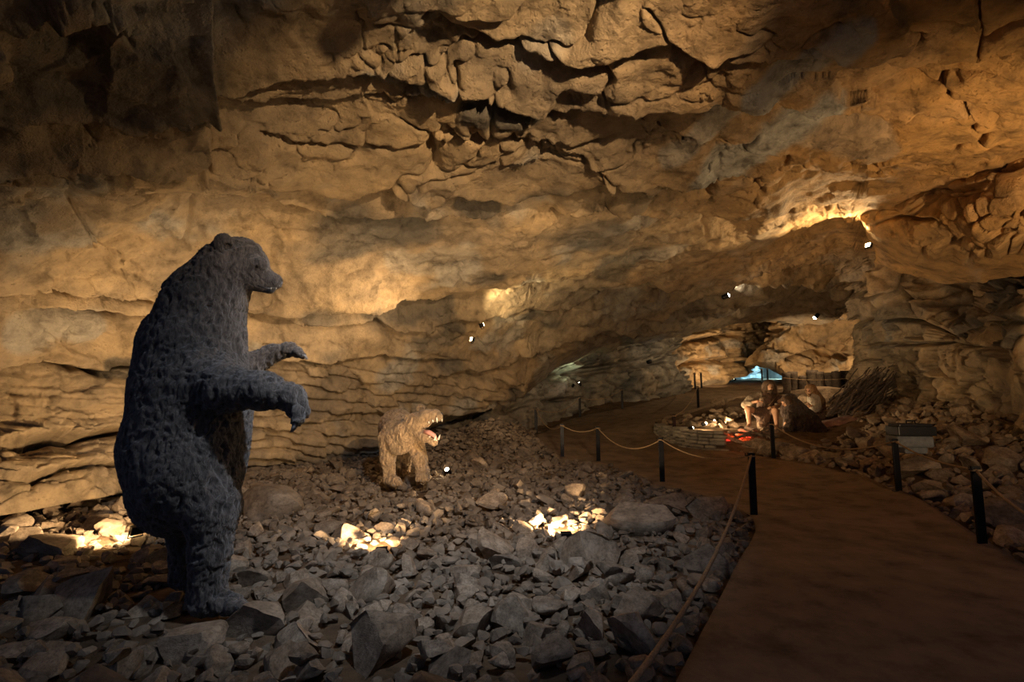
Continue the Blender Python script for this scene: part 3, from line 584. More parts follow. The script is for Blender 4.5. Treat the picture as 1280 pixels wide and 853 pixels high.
# ------------------------------------------------------------------ standing bear
def body_part(name, prims, vox, mat, parent, fur=0., fscale=30., stretch=(1, 1, .4), seed=0, wt=None):
    V, Q = sdf_mesh(prims, vox)
    if fur:
        N = vnormals(V, Q); q = V*np.array(stretch)*fscale; q = q+.8*np.stack([vnoise(V*9+j*5, seed+j) for j in range(3)], -1)
        n = 1-np.abs(fbm(q, 3, seed+11))*2; V = V+N*(fur*(n-.4)*(1 if wt is None else wt(V)))[:, None]
    return link(name, mesh_np(name, V, Q), mat, parent)
D = 4.15; U = D/640
def q_(px, py, dd=0.): return Wp(px, py, D+dd)
def cone(a, b, ra, rb, k=.06): return ('c', q_(*a), q_(*b), ra*U, rb*U, k)
bear = thing('cave_bear', (*q_(255, 765)[:2], -.07), 'tall dark brown shaggy bear figure standing upright on its hind legs', 'bear')
bp = [cone((226, 612, .02), (232, 560), 54, 64, .1), cone((232, 560), (242, 488), 64, 60, .1), cone((242, 488), (244, 432), 60, 53, .1), cone((244, 432), (257, 378), 53, 43, .12), cone((257, 378), (284, 338), 43, 33, .12),
      cone((284, 338), (312, 336), 33, 23, .08), cone((312, 341), (343, 352), 18.5, 10., .05), cone((316, 352), (337, 361), 12, 6.5, .03), cone((200, 420), (214, 470), 20, 34, .15),
      ('e', q_(300, 318), (28*U, 24*U, 20*U), None, .06), ('e', q_(326, 330, -.1), (9*U, 6*U, 8*U), None, .05), ('e', q_(326, 330, .1), (9*U, 6*U, 8*U), None, .05),
      cone((238, 492, -.10), (234, 585, -.16), 50, 52, .14), cone((258, 520, -.05), (248, 580, -.08), 44, 40, .14),
      # hind legs
      cone((240, 600, -.18), (264, 636, -.22), 44, 27, .16), cone((266, 636, -.24), (263, 690, -.24), 27, 19, .08), cone((263, 690, -.24), (259, 742, -.22), 19, 18.5, .06), cone((257, 752, -.22), (292, 756, -.30), 14.5, 9.5, .06),
      cone((230, 615, .24), (233, 660, .26), 40, 22, .12), cone((233, 660, .26), (232, 716, .28), 20, 16.5, .06), cone((230, 724, .28), (262, 728, .2), 14, 9, .05),
      # arms
      cone((258, 474, -.2), (284, 486, -.34), 36, 25, .12), cone((284, 486, -.36), (330, 489, -.42), 24, 18.5, .06), cone((330, 489, -.42), (364, 496, -.44), 18.5, 12.5, .05), cone((364, 497, -.44), (374, 516, -.44), 13, 9.5, .04),
      cone((268, 452, .28), (308, 462, .36), 32, 19, .1), cone((308, 462, .36), (338, 443, .40), 18, 11, .05), cone((338, 443, .40), (362, 437, .40), 11, 8, .04), cone((362, 437, .40), (373, 441, .38), 8, 5.5, .03)]
EAR = [[('e', q_(278.5, 304.5, dd), (12*U, 6*U, 13*U), None, .008), ('-c', q_(283, 307, dd*1.36), q_(284, 310, dd*1.14), 6.5*U, 6.5*U, .01)] for dd in (-.185, .185)]
for sx, (cx, cy, dz), vec in ((0, (292, 757, -.30), (14, 3)), (1, (262, 729, .2), (12, 3))):          # toes of the feet
    for k in range(5): o_ = -.09+.045*k; bp.append(cone((cx-2, cy, dz+o_), (cx+vec[0]-abs(k-2)*2, cy+vec[1], dz+o_*1.25), 6.5, 4.6, .025))
bp += [cone((373, 514, -.44+.035*(k-2)), (371-1.5*abs(k-2)+2, 528, -.44+.045*(k-2)), 5, 3.6, .02) for k in range(5)]
bp += [cone((372, 440, .38+.03*(k-2)), (379-abs(k-2), 444+.5*k, .37+.045*(k-2)), 3.8, 2.6, .015) for k in range(5)]
bp += [('-c', q_(322, 357, -.2), q_(346, 360, -.08), 1.6*U, 1.4*U, .01)]
bb = body_part('body', bp, .0125, M['bear'], bear, .030, 20., (1, 1, .6), 900, lambda V: .12+.88*sstep(.12, .55, np.linalg.norm(V-q_(345, 354), axis=1)))
for e_ in EAR: body_part('ear', e_, .007, M['bear'], bb, .006, 60., (1, 1, .6), 905)
for k in range(5):
    o_ = -.44+.045*(k-2); t = q_(370-1.5*abs(k-2)+2, 528, o_); MB().tube([t, t+np.array([-.006, -.01, -.03]), t+np.array([-.025, -.012, -.068])], [.016, .012, .003], 7).obj('claw', M['claw'], bb)
    t = q_(379-abs(k-2), 444+.5*k, .37+.045*(k-2)); MB().tube([t, t+np.array([.025, 0, -.005]), t+np.array([.045, 0, -.03])], [.012, .009, .002], 7).obj('claw', M['claw'], bb)
    for (cx, cy, dz, v) in ((292, 757, -.30, 14), (262, 729, .2, 12)):
        oo = -.09+.045*k; t = q_(cx+v-abs(k-2)*2, cy+2, dz+oo*1.25); MB().tube([t, t+np.array([.045, -.01, 0.]), t+np.array([.085, -.015, -.025])], [.018, .013, .003], 7).obj('claw', M['claw'], bb)
for dd in (-.125, .125): MB().ball(q_(322, 333, dd), .017).obj('eye', M['eye'], bb)
nb = MB(); nb.ball(q_(349, 351), (.028, .04, .03)); nb.obj('nose', M['bear_skin'], bb)
MB().tube([q_(322, 357, -.105), q_(334, 361, -.085), q_(345, 361, -.045)], [.006, .009, .007], 6).obj('lip', M['bear_skin'], bb)
for k in range(3):
    t = q_(339+3*k, 360, -.07+.015*k); MB().tube([t, t+np.array([0, 0, -.016])], [.006, .002], 6).obj('tooth', M['tooth'], bb)

# ------------------------------------------------------------------ snarling big cat
D = 8.7; U = D/640
cb = hit(505, 603, surf)
cat = thing('big_cat', (*q_(505, 603)[:2], float(cb[2])), 'tan shaggy big cat figure snarling with wide open fanged jaws', 'big cat')
cp_ = [cone((499, 541, .1), (496, 534, .55), 20, 21, .1), cone((496, 534, .55), (497, 538, 1.2), 21, 19, .1), cone((504, 546, -.02), (509, 540, -.15), 17, 14, .08), cone((509, 540, -.15), (520, 533, -.28), 14, 11, .06),
       cone((520, 529, -.28), (529, 525, -.36), 12, 10.5, .04), cone((531, 521.5, -.40), (544, 519.5, -.48), 8.4, 7.2, .03), cone((521, 541, -.30), (531, 547, -.42), 7, 5.4, .03), cone((531, 547, -.42), (543, 553, -.5), 5.2, 4.2, .02),
       ('e', q_(534, 514.5, -.46), (5*U, 3*U, 2.6*U), None, .02),
       ('e', q_(499, 552, -.14), (14*U, 9*U, 15*U), None, .08), ('e', q_(548.5, 521.5, -.52), (4.6*U, 5.5*U, 4.8*U), None, .02),
       # legs
       cone((486, 548, .05), (485, 575, 0.), 12, 8, .07), cone((485, 575, 0.), (487, 599, -.02), 7.6, 6.2, .05), cone((487, 600, -.02), (495, 602.5, -.16), 6.6, 5.2, .04),
       cone((518, 552, .1), (525, 574, -.02), 11, 8, .07), cone((525, 574, -.02), (528, 589, -.05), 7.4, 6.2, .05), cone((528, 589, -.05), (530, 596, -.18), 7.4, 6., .04),
       cone((488, 548, 1.2), (482, 570, 1.3), 13, 8, .07), cone((482, 570, 1.3), (484, 590, 1.25), 6, 5, .05), cone((484, 590, 1.25), (486, 593, 1.1), 5, 4, .03),
       cone((505, 550, 1.15), (508, 572, 1.0), 12, 8, .07), cone((508, 572, 1.0), (507, 588, 1.1), 6.5, 5, .05), cone((507, 589, 1.1), (508, 592, .95), 5, 4, .03),
       cone((493, 530, 1.35), (482, 548, 1.6), 4, 3, .04), cone((482, 548, 1.6), (478, 575, 1.7), 3, 2.6, .03)]
for k in range(4):
    cp_.append(cone((494+.5*k, 602, -.10-.02*k), (491+3.2*k, 605, -.2-.01*k), 3.2, 2.4, .02)); cp_.append(cone((524+2.6*k, 594, -.16), (522+3.8*k, 599.5, -.24), 3.2, 2.5, .015))
cp_ += [('-c', q_(531, 533, -.52), q_(548, 537, -.6), 3.4*U, 6.5*U, .02), ('-c', q_(536, 534.5, -.42), q_(552, 537, -.42), 3.6*U, 7.5*U, .02)]
cbody = body_part('body', cp_, .0125, M['cat'], cat, .034, 15., (1, 1, .35), 950, lambda V: .2+.8*sstep(.2, .5, np.linalg.norm(V-q_(538, 530, -.48), axis=1)))
for ex, ey, ed in ((510.5, 524, -.30), (525.5, 511.5, -.30)): body_part('ear', [('e', q_(ex, ey, ed), (5.2*U, 2.4*U, 6.*U), None, .006), ('-c', q_(ex+.6, ey, ed-.05), q_(ex+.6, ey+1, ed-.045), 3.4*U, 3.4*U, .008)], .008, M['cat'], cbody, .006, 50., (1, 1, .4), 955)
MB().tube([q_(531, 540, -.45), q_(537, 541, -.5), q_(543, 545, -.53), q_(546, 550, -.54)], [.035, .04, .034, .012], 10).obj('tongue', M['tongue'], cbody)
def tooth(px, py, dd, ln, r, up=0, lean=.1):
    t = q_(px, py, dd); MB().tube([t, t+np.array([lean*ln*.4, 0, (ln if up else -ln)*.5]), t+np.array([lean*ln, 0, ln if up else -ln])], [r, r*.75, r*.1], 7).obj('tooth', M['tooth'], cbody)
for px, py, dd, ln, r in ((546, 522, -.58, .085, .017), (552, 521, -.5, .085, .017), (549, 522.5, -.56, .04, .012), (541, 525, -.54, .045, .014), (536, 527, -.5, .04, .014), (550, 522, -.53, .035, .01)): tooth(px, py, dd, ln, r)
for px, py, dd, ln, r in ((543, 551, -.56, .085, .016), (548, 550, -.5, .085, .016), (545.5, 551.5, -.54, .035, .01), (537, 547, -.5, .04, .012)): tooth(px, py, dd, ln, r, 1, .35)
for px, py, dd in ((531, 519.5, -.46), (536, 517, -.33)): MB().ball(q_(px, py, dd), .017).obj('eye', M['eye'], cbody)
MB().ball(q_(551.5, 517.5, -.5), (.03, .03, .022)).obj('nose', M['bear_skin'], cbody)
for k in range(4):
    for (px, py, dd) in ((491+3.2*k, 606, -.22), (522+3.8*k, 600.5, -.26)):
        t = q_(px, py, dd); MB().tube([t, t+np.array([.005, -.02, -.004]), t+np.array([.008, -.035, -.02])], [.011, .008, .002], 6).obj('claw', M['claw'], cbody)

# ------------------------------------------------------------------ people at the hearth
def hand(o, fwd, up, k=1.):
    """palm and five bent fingers, thumb leaving the side of the palm"""
    o = np.asarray(o, float); f = np.asarray(fwd, float); f /= np.linalg.norm(f); u = np.asarray(up, float); u -= f*(u@f); u /= np.linalg.norm(u); s = np.cross(f, u); P = []
    P.append(('c', o, o+f*.075*k, .024*k, .03*k, .02))
    for j, L in enumerate((.07, .08, .075, .06)):
        b0 = o+f*.08*k+s*(j-1.5)*.02*k; m = b0+f*L*.5*k-u*.012*k; e = m+f*L*.35*k-u*.035*k
        P += [('c', b0, m, .0105*k, .0098*k, .008), ('c', m, e, .0098*k, .008*k, .006)]
    t0 = o+f*.03*k-s*.03*k; t1 = t0+f*.035*k-s*.025*k-u*.01*k; P += [('c', t0, t1, .013*k, .011*k, .01), ('c', t1, t1+f*.03*k-u*.008*k, .011*k, .009*k, .006)]
    return P
def head(c, fwd, r=.105):
    """skull, jaw, nose, brow, ears; fwd is where the face looks"""
    c = np.asarray(c, float); f = np.asarray(fwd, float); f /= np.linalg.norm(f); up = np.array([0, 0, 1.]); up = up-f*(up@f); up /= np.linalg.norm(up); s = np.cross(f, up)
    R = np.stack([f, s, up], 1); P = [('e', c+up*.02, (r*1.02, r*.82, r*1.12), R, .02), ('e', c+f*r*.35-up*r*.55, (r*.55, r*.55, r*.62), R, .04)]
    P += [('c', c+f*r*.96+up*r*.12, c+f*r*1.16-up*r*.22, .012, .02, .015), ('c', c+f*r*.88+up*r*.26-s*r*.4, c+f*r*.88+up*r*.26+s*r*.4, .016, .016, .02)]
    for k in (-1, 1): P += [('e', c+s*k*r*.82, (.028, .012, .036), R, .01), ('-c', c+f*r*.98+s*k*r*.36+up*r*.1, c+f*r*1.0+s*k*r*.36+up*r*.1, .013, .013, .012), ('c', c+f*r*.78-up*r*.58-s*r*.2, c+f*r*.78-up*r*.58+s*r*.2, .012, .012, .01)]
    return P, f, s, up
def eyes(par, c, f, s, up, r):
    for k in (-1, 1): MB().ball(np.asarray(c)+f*r*.9+s*k*r*.36+up*r*.1, .013, 1).obj('eye', M['eye'], par)
# --- seated man
D = 14.0; U = D/640
man = thing('person', (*q_(953, 535)[:2], PLATZ), 'bearded dark-haired person in brown hide sitting by the fire, hands before the chest', 'person')
fc = (-.25, -1, -.18); hp, f_, s_, u_ = head(q_(962, 484, -.12), fc)
rh, lh = q_(946.5, 502, -.42), q_(966, 509.5, -.48)
mp_ = hp+[cone((961, 490), (959, 497), 3.2, 5), cone((958, 498), (956, 512), 8.2, 7.4, .08), cone((950, 516, -.02), (962, 516, -.02), 6, 6, .06), cone((948, 496), (968, 496), 4.4, 4.4, .06),
          cone((946, 496), (932, 506, -.12), 3.5, 2.7, .03), cone((932, 506, -.12), rh if 0 else (946.5, 502, -.42), 2.6, 1.7, .02), cone((970, 496), (978, 506, -.2), 3.5, 2.6, .03), cone((978, 506, -.2), (966, 509.5, -.48), 2.5, 1.7, .02),
          cone((950, 516, -.05), (935, 512, -.42), 5, 3.8, .04), cone((935, 512, -.42), (936.5, 530.5, -.36), 3.7, 2., .03), cone((936.5, 531.5, -.34), (934, 533.5, -.55), 2., 1.4, .02),
          cone((962, 516, -.05), (969, 514, -.46), 5, 3.8, .04), cone((969, 514, -.46), (971, 533, -.42), 3.7, 2., .03), cone((971, 534, -.40), (969.5, 536, -.62), 2., 1.4, .02)]
mp_ += hand(rh, (.9, -.25, .1), (0, -.3, 1))+hand(lh, (-.9, -.3, .0), (0, -.3, 1))
V, Q = sdf_mesh(mp_, .0095); manb = link('body', mesh_np('body', V, Q), M['skin'], man); eyes(manb, q_(962, 484, -.12), f_, s_, u_, .105)
hc = q_(962, 484, -.12)
body_part('hair', [('e', hc+u_*.035-f_*.04, (.165, .16, .16), None, .05), ('c', hc-f_*.05+s_*.11, hc-f_*.02+s_*.14-u_*.17, .075, .06, .05), ('c', hc-f_*.05-s_*.11, hc-f_*.02-s_*.14-u_*.17, .075, .06, .05), ('c', hc-f_*.08, hc-f_*.1-u_*.2, .11, .1, .05),
                   ('-c', hc+f_*.09+u_*.015, hc+f_*.3-u_*.0, .078, .1, .02), ('-c', hc+f_*.09-u_*.05, hc+f_*.3-u_*.06, .07, .09, .02)], .0125, M['hair'], man, .012, 40, (1, 1, .25), 20)
body_part('beard', [('c', hc+f_*.075-u_*.1-s_*.04, hc+f_*.075-u_*.1+s_*.04, .034, .034, .02), ('c', hc+f_*.075-u_*.1, hc+f_*.09-u_*.175, .05, .025, .02)], .0125, M['hair'], man, .008, 40, (1, 1, .25), 24)
body_part('hide_tunic', [cone((958, 499), (956, 514), 9.6, 9.4, .08), cone((950, 517, -.05), (962, 517, -.05), 7.5, 7.5, .06), cone((964, 497), (974, 499, -.04), 6, 5.2, .05), cone((956, 518, -.2), (954, 531, -.34), 6.5, 4.6, .06), cone((962, 517, -.1), (966, 514, -.34), 6, 4.8, .05), cone((953, 518, -.1), (943, 514, -.3), 6, 4.6, .05), cone((956, 519, .0), (956, 532, .02), 9, 9, .06)], .014, M['cloth_brown'], man, .012, 18, (1, 1, .2), 30)
body_part('fur_sleeve', [cone((949, 495), (938, 500, -.06), 5.2, 4.8, .04), cone((938, 500, -.06), (931.5, 506.5, -.12), 4.8, 4.1, .04), cone((931.5, 506.5, -.12), (939, 505, -.27), 4, 3, .03)], .0125, M['cloth_tan'], man, .016, 26, (1, 1, .4), 33)
MB().tube([q_(974, 491, -.12), q_(968, 499, -.26), q_(961, 507, -.46)], .009, 6).obj('strap', M['rope'], man)
MB().tube([q_(950, 500.5, -.55), q_(953, 498, -.56), q_(957, 495.5, -.54)], [.028, .034, .012], 7, rough=.15).obj('flint', M['stone'], man)
# --- kneeling person under a dark fur cloak
D = 13.1; U = D/640
kn = thing('person', (*q_(1000, 552)[:2], float(surf(*q_(1000, 552)[:2]))), 'person kneeling by the fire hunched under a long dark fur cloak', 'person')
hp, f_, s_, u_ = head(q_(983, 503, -.1), (-1, -.12, -.4), .1); lh, rh = q_(977, 545, -.28), q_(983, 546, -.05)
kp = hp+[cone((985, 508), (990, 514), 3.2, 5), cone((990, 515), (1004, 526), 8.5, 8, .08), cone((1004, 526), (1013, 536), 8, 8.5, .06), cone((987, 514, -.22), (983, 530, -.3), 3.7, 2.8, .03), cone((983, 530, -.3), (978, 544, -.28), 2.7, 1.7, .02), cone((987, 514, .15), (985, 530, .0), 3.7, 2.8, .03), cone((985, 530, .0), (983, 545, -.05), 2.7, 1.7, .02),
         cone((1012, 537, -.12), (996, 548, -.16), 6, 4, .04), cone((996, 549, -.16), (1018, 553, -.14), 3.8, 2.2, .03), cone((1012, 537, .1), (998, 546, .1), 6, 4, .04), cone((998, 547, .1), (1020, 551, .1), 3.8, 2.2, .03), cone((1019, 553, -.14), (1025, 555, -.14), 2, 1.4, .02)]
kp += hand(lh, (-.5, -.3, -.85), (-.8, 0, .5))+hand(rh, (-.5, -.3, -.85), (-.8, 0, .5))
V, Q = sdf_mesh(kp, .0095); knb = link('body', mesh_np('body', V, Q), M['skin'], kn); eyes(knb, q_(983, 503, -.1), f_, s_, u_, .1)
hc = q_(983, 503, -.1)
body_part('fur_cloak', [cone((988, 500.5, -.04), (992, 514, -.02), 8, 13, .08), cone((992, 514), (1004, 528), 13.5, 17, .1), cone((1004, 530), (1024, 545), 17, 12.5, .1), cone((1024, 545), (1044, 554), 12, 6.5, .08), cone((990, 515, -.22), (985, 536, -.30), 8, 5.5, .06), cone((1000, 532, -.22), (1004, 550, -.26), 11, 6, .08), cone((1018, 545, -.15), (1034, 556, -.22), 9, 5, .08),
                        ('-c', hc+f_*.09, hc+f_*.35, .085, .13, .03)], .016, M['cloak'], kn, .03, 14, (1, .8, .45), 40)
body_part('hair', [('e', hc+u_*.03-f_*.02, (.135, .13, .135), None, .03), ('c', hc-f_*.02+s_*.09, hc+f_*.0+s_*.10-u_*.17, .05, .035, .04), ('c', hc-f_*.02-s_*.09, hc+f_*.0-s_*.10-u_*.17, .05, .035, .04), ('-c', hc+f_*.085, hc+f_*.3-u_*.02, .062, .1, .02)], .0115, M['hair'], kn, .010, 40, (1, 1, .25), 44)
# --- child with long hair
D = 14.3; U = D/640
ch = thing('person', (*q_(1022, 530)[:2], PLATZ), 'small person with long light brown hair in a cream fur wrap, crouching', 'person')
hp, f_, s_, u_ = head(q_(1012.5, 488, -.05), (-1, -.55, -.3), .092); rh = q_(1013, 507.5, -.3)
chp = hp+[cone((1014, 493), (1017, 498), 2.4, 3.6), cone((1018, 499), (1022, 514), 5.6, 6, .06), cone((1022, 514), (1024, 521), 6, 7, .06), cone((1015, 499, -.14), (1020, 511, -.26), 2.7, 2.2, .03), cone((1020, 511, -.26), (1013.5, 507.5, -.3), 2.1, 1.5, .02), cone((1021, 499, .12), (1016, 511, .0), 2.7, 2.2, .03), cone((1016, 511, .0), (1011, 508, -.15), 2.1, 1.5, .02),
          cone((1022, 520, -.1), (1010, 517, -.2), 4, 3.1, .03), cone((1010, 517, -.2), (1013, 531, -.2), 3, 1.7, .03), cone((1013, 532, -.2), (1009, 533, -.26), 1.7, 1.2, .02), cone((1022, 520, .1), (1011, 517, .05), 4, 3.1, .03), cone((1011, 517, .05), (1014, 530, .05), 3, 1.7, .03)]
chp += hand(rh, (-.7, -.2, .6), (-.5, -.5, .2), .8)
V, Q = sdf_mesh(chp, .0095); chb = link('body', mesh_np('body', V, Q), M['skin'], ch); hc = q_(1012.5, 488, -.05); eyes(chb, hc, f_, s_, u_, .092)
body_part('hair', [('e', hc+u_*.03-f_*.03, (.135, .125, .135), None, .04), ('c', hc-f_*.06+u_*.03, q_(1024, 501, .02), .12, .13, .06), ('c', q_(1024, 501, .02), q_(1030, 517, .02), .125, .085, .06), ('c', hc+s_*.09-u_*.02, q_(1014, 499, -.13), .045, .04, .03),
                   ('-c', hc+f_*.085, hc+f_*.3-u_*.05, .07, .11, .02)], .0125, M['hair_light'], ch, .014, 34, (1, 1, .25), 50)
body_part('cream_fur_wrap', [cone((1017, 499, -.04), (1019, 511, -.08), 6.8, 7.2, .06), cone((1015, 500, -.16), (1019, 511, -.26), 4.3, 4.4, .04), cone((1019.5, 511, -.26), (1016.5, 511, -.29), 4, 3.2, .03)], .0125, M['cloth_cream'], ch, .016, 24, (1, 1, .6), 54)
body_part('hide_skirt', [cone((1021, 514), (1024, 521), 7.6, 8.6, .06), cone((1023, 520, -.02), (1025, 529, 0), 8.6, 8.4, .06), cone((1022, 519, -.1), (1012, 517, -.2), 5.2, 4.2, .04), cone((1022, 519, .1), (1013, 517, .05), 5.2, 4.2, .04)], .014, M['cloth_brown'], ch, .012, 18, (1, 1, .3), 57)

# ------------------------------------------------------------------ loose rocks
def ico(sub):
    bm = bmesh.new(); bmesh.ops.create_icosphere(bm, subdivisions=sub, radius=1); bm.verts.ensure_lookup_table()
    V = np.array([v.co[:] for v in bm.verts]); Fc = np.array([[v.index for v in f.verts] for f in bm.faces]); bm.free(); return V, Fc
ICO = {k: ico(k) for k in (1, 2, 3, 4)}
def rock_shape(seed, sub, planes=9, rough=.035):
    r = np.random.default_rng(seed); V, Fc = ICO[sub]; V = V.copy()
    for k in range(planes):
        n = r.normal(size=3); n /= np.linalg.norm(n); off = r.uniform(.30, .72); ex = np.maximum(0, V@n-off); V -= n*ex[:, None]
    V += rough*np.stack([vnoise(V*2.2+seed*3.1, 600+j) for j in range(3)], -1)
    if sub >= 3: V += .022*np.stack([vnoise(V*7+seed, 620+j) for j in range(3)], -1)
    V -= (V.max(0)+V.min(0))/2; V /= (V.max(0)-V.min(0))/2; return V, Fc
VAR = []
for k in range(18):
    V, Fc = rock_shape(100+k, 3); me = mesh_np('rock', V, Fc, True); me.materials.append(M['stone']); VAR.append(me)
    try: me.set_sharp_from_angle(angle=math.radians(32))
    except Exception: pass
LOW = [rock_shape(100+k, 2, 10, .03) for k in range(18)]; LOW1 = [rock_shape(300+k, 1, 7, .02) for k in range(10)]
rocks = []            # x, y, z, sx, sy, sz, rx, ry, rz, label or None, group
cells = {}
def free(x, y, r, k=.78):
    cx, cy = int(math.floor(x/.6)), int(math.floor(y/.6))
    for i in range(cx-1, cx+2):
        for j in range(cy-1, cy+2):
            for (a, b, c) in cells.get((i, j), ()):
                if (a-x)**2+(b-y)**2 < (k*(r+c))**2: return False
    return True
def occupy(x, y, r): cells.setdefault((int(math.floor(x/.6)), int(math.floor(y/.6))), []).append((x, y, r))
named = [(300, 785, 92, 46, 0, 'large angular block of pale limestone in front of the bear foot'), (233, 812, 72, 38, 0, 'broad low boulder below the bear foot, left of the large angular block'), (96, 748, 62, 72, .5, 'tall tilted pale slab standing upright behind the dark left rubble'),
         (38, 774, 48, 44, 0, 'squat dark boulder leaning beside the tall tilted slab'), (52, 797, 54, 30, 0, 'flat boulder at the foot of the tall tilted slab'), (455, 739, 66, 46, 0, 'squarish pale grey block alone amid small brown rubble'), (640, 779, 52, 44, .2, 'sharp-edged grey block with a flat front face'),
         (590, 783, 48, 30, 0, 'long low rock touching the sharp-edged grey block'), (795, 804, 62, 62, 0, 'rounded pitted brown boulder beside the slack rope'), (688, 826, 50, 44, 0, 'squarish rock under the small pale flat stone'), (674, 800, 44, 26, 0, 'small pale flat stone resting against the squarish rock'),
         (735, 694, 70, 54, -.35, 'big wedge-shaped slab below the brightest lamp glow'), (618, 686, 48, 42, 0, 'upright grey rock left of the big wedge-shaped slab'), (800, 655, 84, 40, 0, 'wide flat pale boulder near the bend of the walkway'), (832, 636, 62, 30, 0, 'flat rock between the wide pale boulder and the walkway post'),
         (334, 634, 74, 46, 0, 'smooth brown hump of rock behind the bear'), (375, 750, 54, 42, .3, 'slanted wedge of rock right of the bear toes'), (365, 806, 54, 34, -.3, 'tilted elongated rock right of the large angular block'), (737, 789, 44, 48, 0, 'knobbly upright rock left of the rounded pitted boulder'),
         (581, 720, 38, 20, 0, 'flat lens-shaped pale stone on the rubble'), (880, 706, 66, 38, 0, 'blocky rock wedged under the rope beside the walkway edge'), (893, 642, 60, 32, 0, 'pale boulder touching the walkway post'), (719, 618, 26, 22, 0, 'rock brightly lit by the hidden floodlight near the walkway'),
         (474, 704, 36, 20, 0, 'low rock shielding the floodlight right of the bear'), (708, 687, 36, 22, 0, 'low rock shielding the floodlight near the walkway'), (565, 605, 20, 12, 0, 'small flat stone under the round spotlight'), (600, 583, 26, 20, 0, 'rounded pale rock right of the big cat'), (1148, 588, 46, 30, 0, 'pale blocky boulder behind the walkway post on the right bank'), (1048, 497, 36, 20, 0, 'smooth pale boulder between the palisade and the firewood'),
         (900, 508, 30, 20, 0, 'jagged grey boulder on the hearth platform behind the spotlights'), (1216, 548, 54, 28, 0, 'huge brown ledge boulder under the right wall'), (1258, 578, 44, 34, 0, 'dark leaning boulder at the foot of the right wall'), (1095, 505, 40, 22, 0, 'dark boulder just right of the leaning firewood'),
         (1128, 562, 44, 26, 0, 'grey-blue flat boulder under the black case'), (680, 516, 20, 12, 0, 'brown rock beside the far rope post under the grey wall'), (120, 660, 62, 22, 0, 'sunlit-looking flat slab glowing under the overhang'), (40, 690, 90, 34, 0, 'broad dark slab left of the lit floodlight')]
named[-2] = (*named[-2][:5], 'flat ochre slab lit warmly under the overhang'); named[-1] = (*named[-1][:5], 'broad dark slab under the overhang beside the warm lamp')
for k, (px, py, wpx, hpx, rot, lab) in enumerate(named):
    p = hit(px, py+hpx*.30, surf); d = p[1]; u = d/640; r = wpx*u/2
    rocks.append((p[0], p[1]+r*.3, p[2]+hpx*u*.30, r, r*random.uniform(.75, .95), hpx*u*.55, random.uniform(-.12, .12), rot, random.uniform(-.4, .4), lab, None, k)); occupy(p[0], p[1]+r*.3, r)
bearfeet = [q for q in ((float(Wp(258, 760, 3.9)[0]), 3.93, .30), (float(Wp(232, 726, 4.43)[0]), 4.43, .26), (float(Wp(285, 760, 3.85)[0]), 3.85, .2), (float(Wp(490, 603, 8.7)[0]), 8.7, .25), (float(Wp(529, 599, 8.6)[0]), 8.55, .22), (float(Wp(500, 592, 9.8)[0]), 9.8, .3))]
lampspots = [(5.3, 3.2, .3)]+[(float(l[0]), float(l[1]), .15) for l in (G(176, 688), G(478, 690), G(702, 668), G(558, 597))]
def ok(x, y, r):
    for a, b, c in bearfeet+lampspots:
        if math.hypot(a-x, b-y) < c*.7+r: return False
    return True
def scatter(n, x0, x1, y0, y1, r0, r1, test, zone, zk=.35, k=.78):
    X = rng.uniform(x0, x1, n); Y = rng.uniform(y0, y1, n); t = test(X, Y) & ~inpoly(X, Y); X, Y = X[t], Y[t]
    pd = pathdist(X, Y); Z = surf(X, Y); dp = np.hypot(X, Y); R = r0+(r1-r0)*rng.random(len(X))**2.0
    for x, y, z, r, e in zip(X, Y, Z, R, pd):
        if e < r*.75 or not ok(x, y, r) or not free(x, y, r, k): continue
        if platform(x, y) > (.3 if x > 5.6 else .02) and y < 15.8 and x < 8.6: continue
        occupy(x, y, r); sz = r*random.uniform(.5, .85)
        rocks.append((x, y, z+sz*random.uniform(.1, .1+zk*1.6), r*random.uniform(.9, 1.25), r*random.uniform(.7, 1.), sz, random.uniform(-.45, .45), random.uniform(-.45, .45), random.uniform(0, 6.28), None, zone, random.randrange(18)))
wallline = lambda y: np.interp(y, [0, 7, 9.3, 12, 14, 16, 19], [-8, -7.9, -7.4, -6.6, -4.4, -1.9, -.2])
left = lambda x, y: (x > wallline(y)) & (y < 17.5) & (x < 4.2)
right = lambda x, y: (x > 2) & (x < np.interp(y, [0, 7, 9, 13, 17], [8, 9.5, 11, 13, 13])) & (y < 16.5)
for args in ((130, -8, 4, 2, 17, .15, .22), (1100, -8, 4, 2, 17, .10, .15), (16000, -8, 4, 2, 17, .05, .10)): scatter(*args, left, 'left', .5)
for args in ((260, 3, 13, 3, 16.5, .18, .30), (2200, 3, 13, 3, 16.5, .11, .18), (7000, 3, 13, 3, 16.5, .06, .11)): scatter(*args, right, 'right', .45)
nbase = len(rocks)
cells2 = cells; cells = {}
scatter(15000, -8, 4, 2, 17, .03, .06, left, 'left', 1.6, .7); scatter(3000, 3, 13, 3, 16.5, .045, .08, right, 'right', 1.6, .7)
scatter(2600, -1.9, .9, 13.2, 16., .05, .10, left, 'left', 1.5, .55)
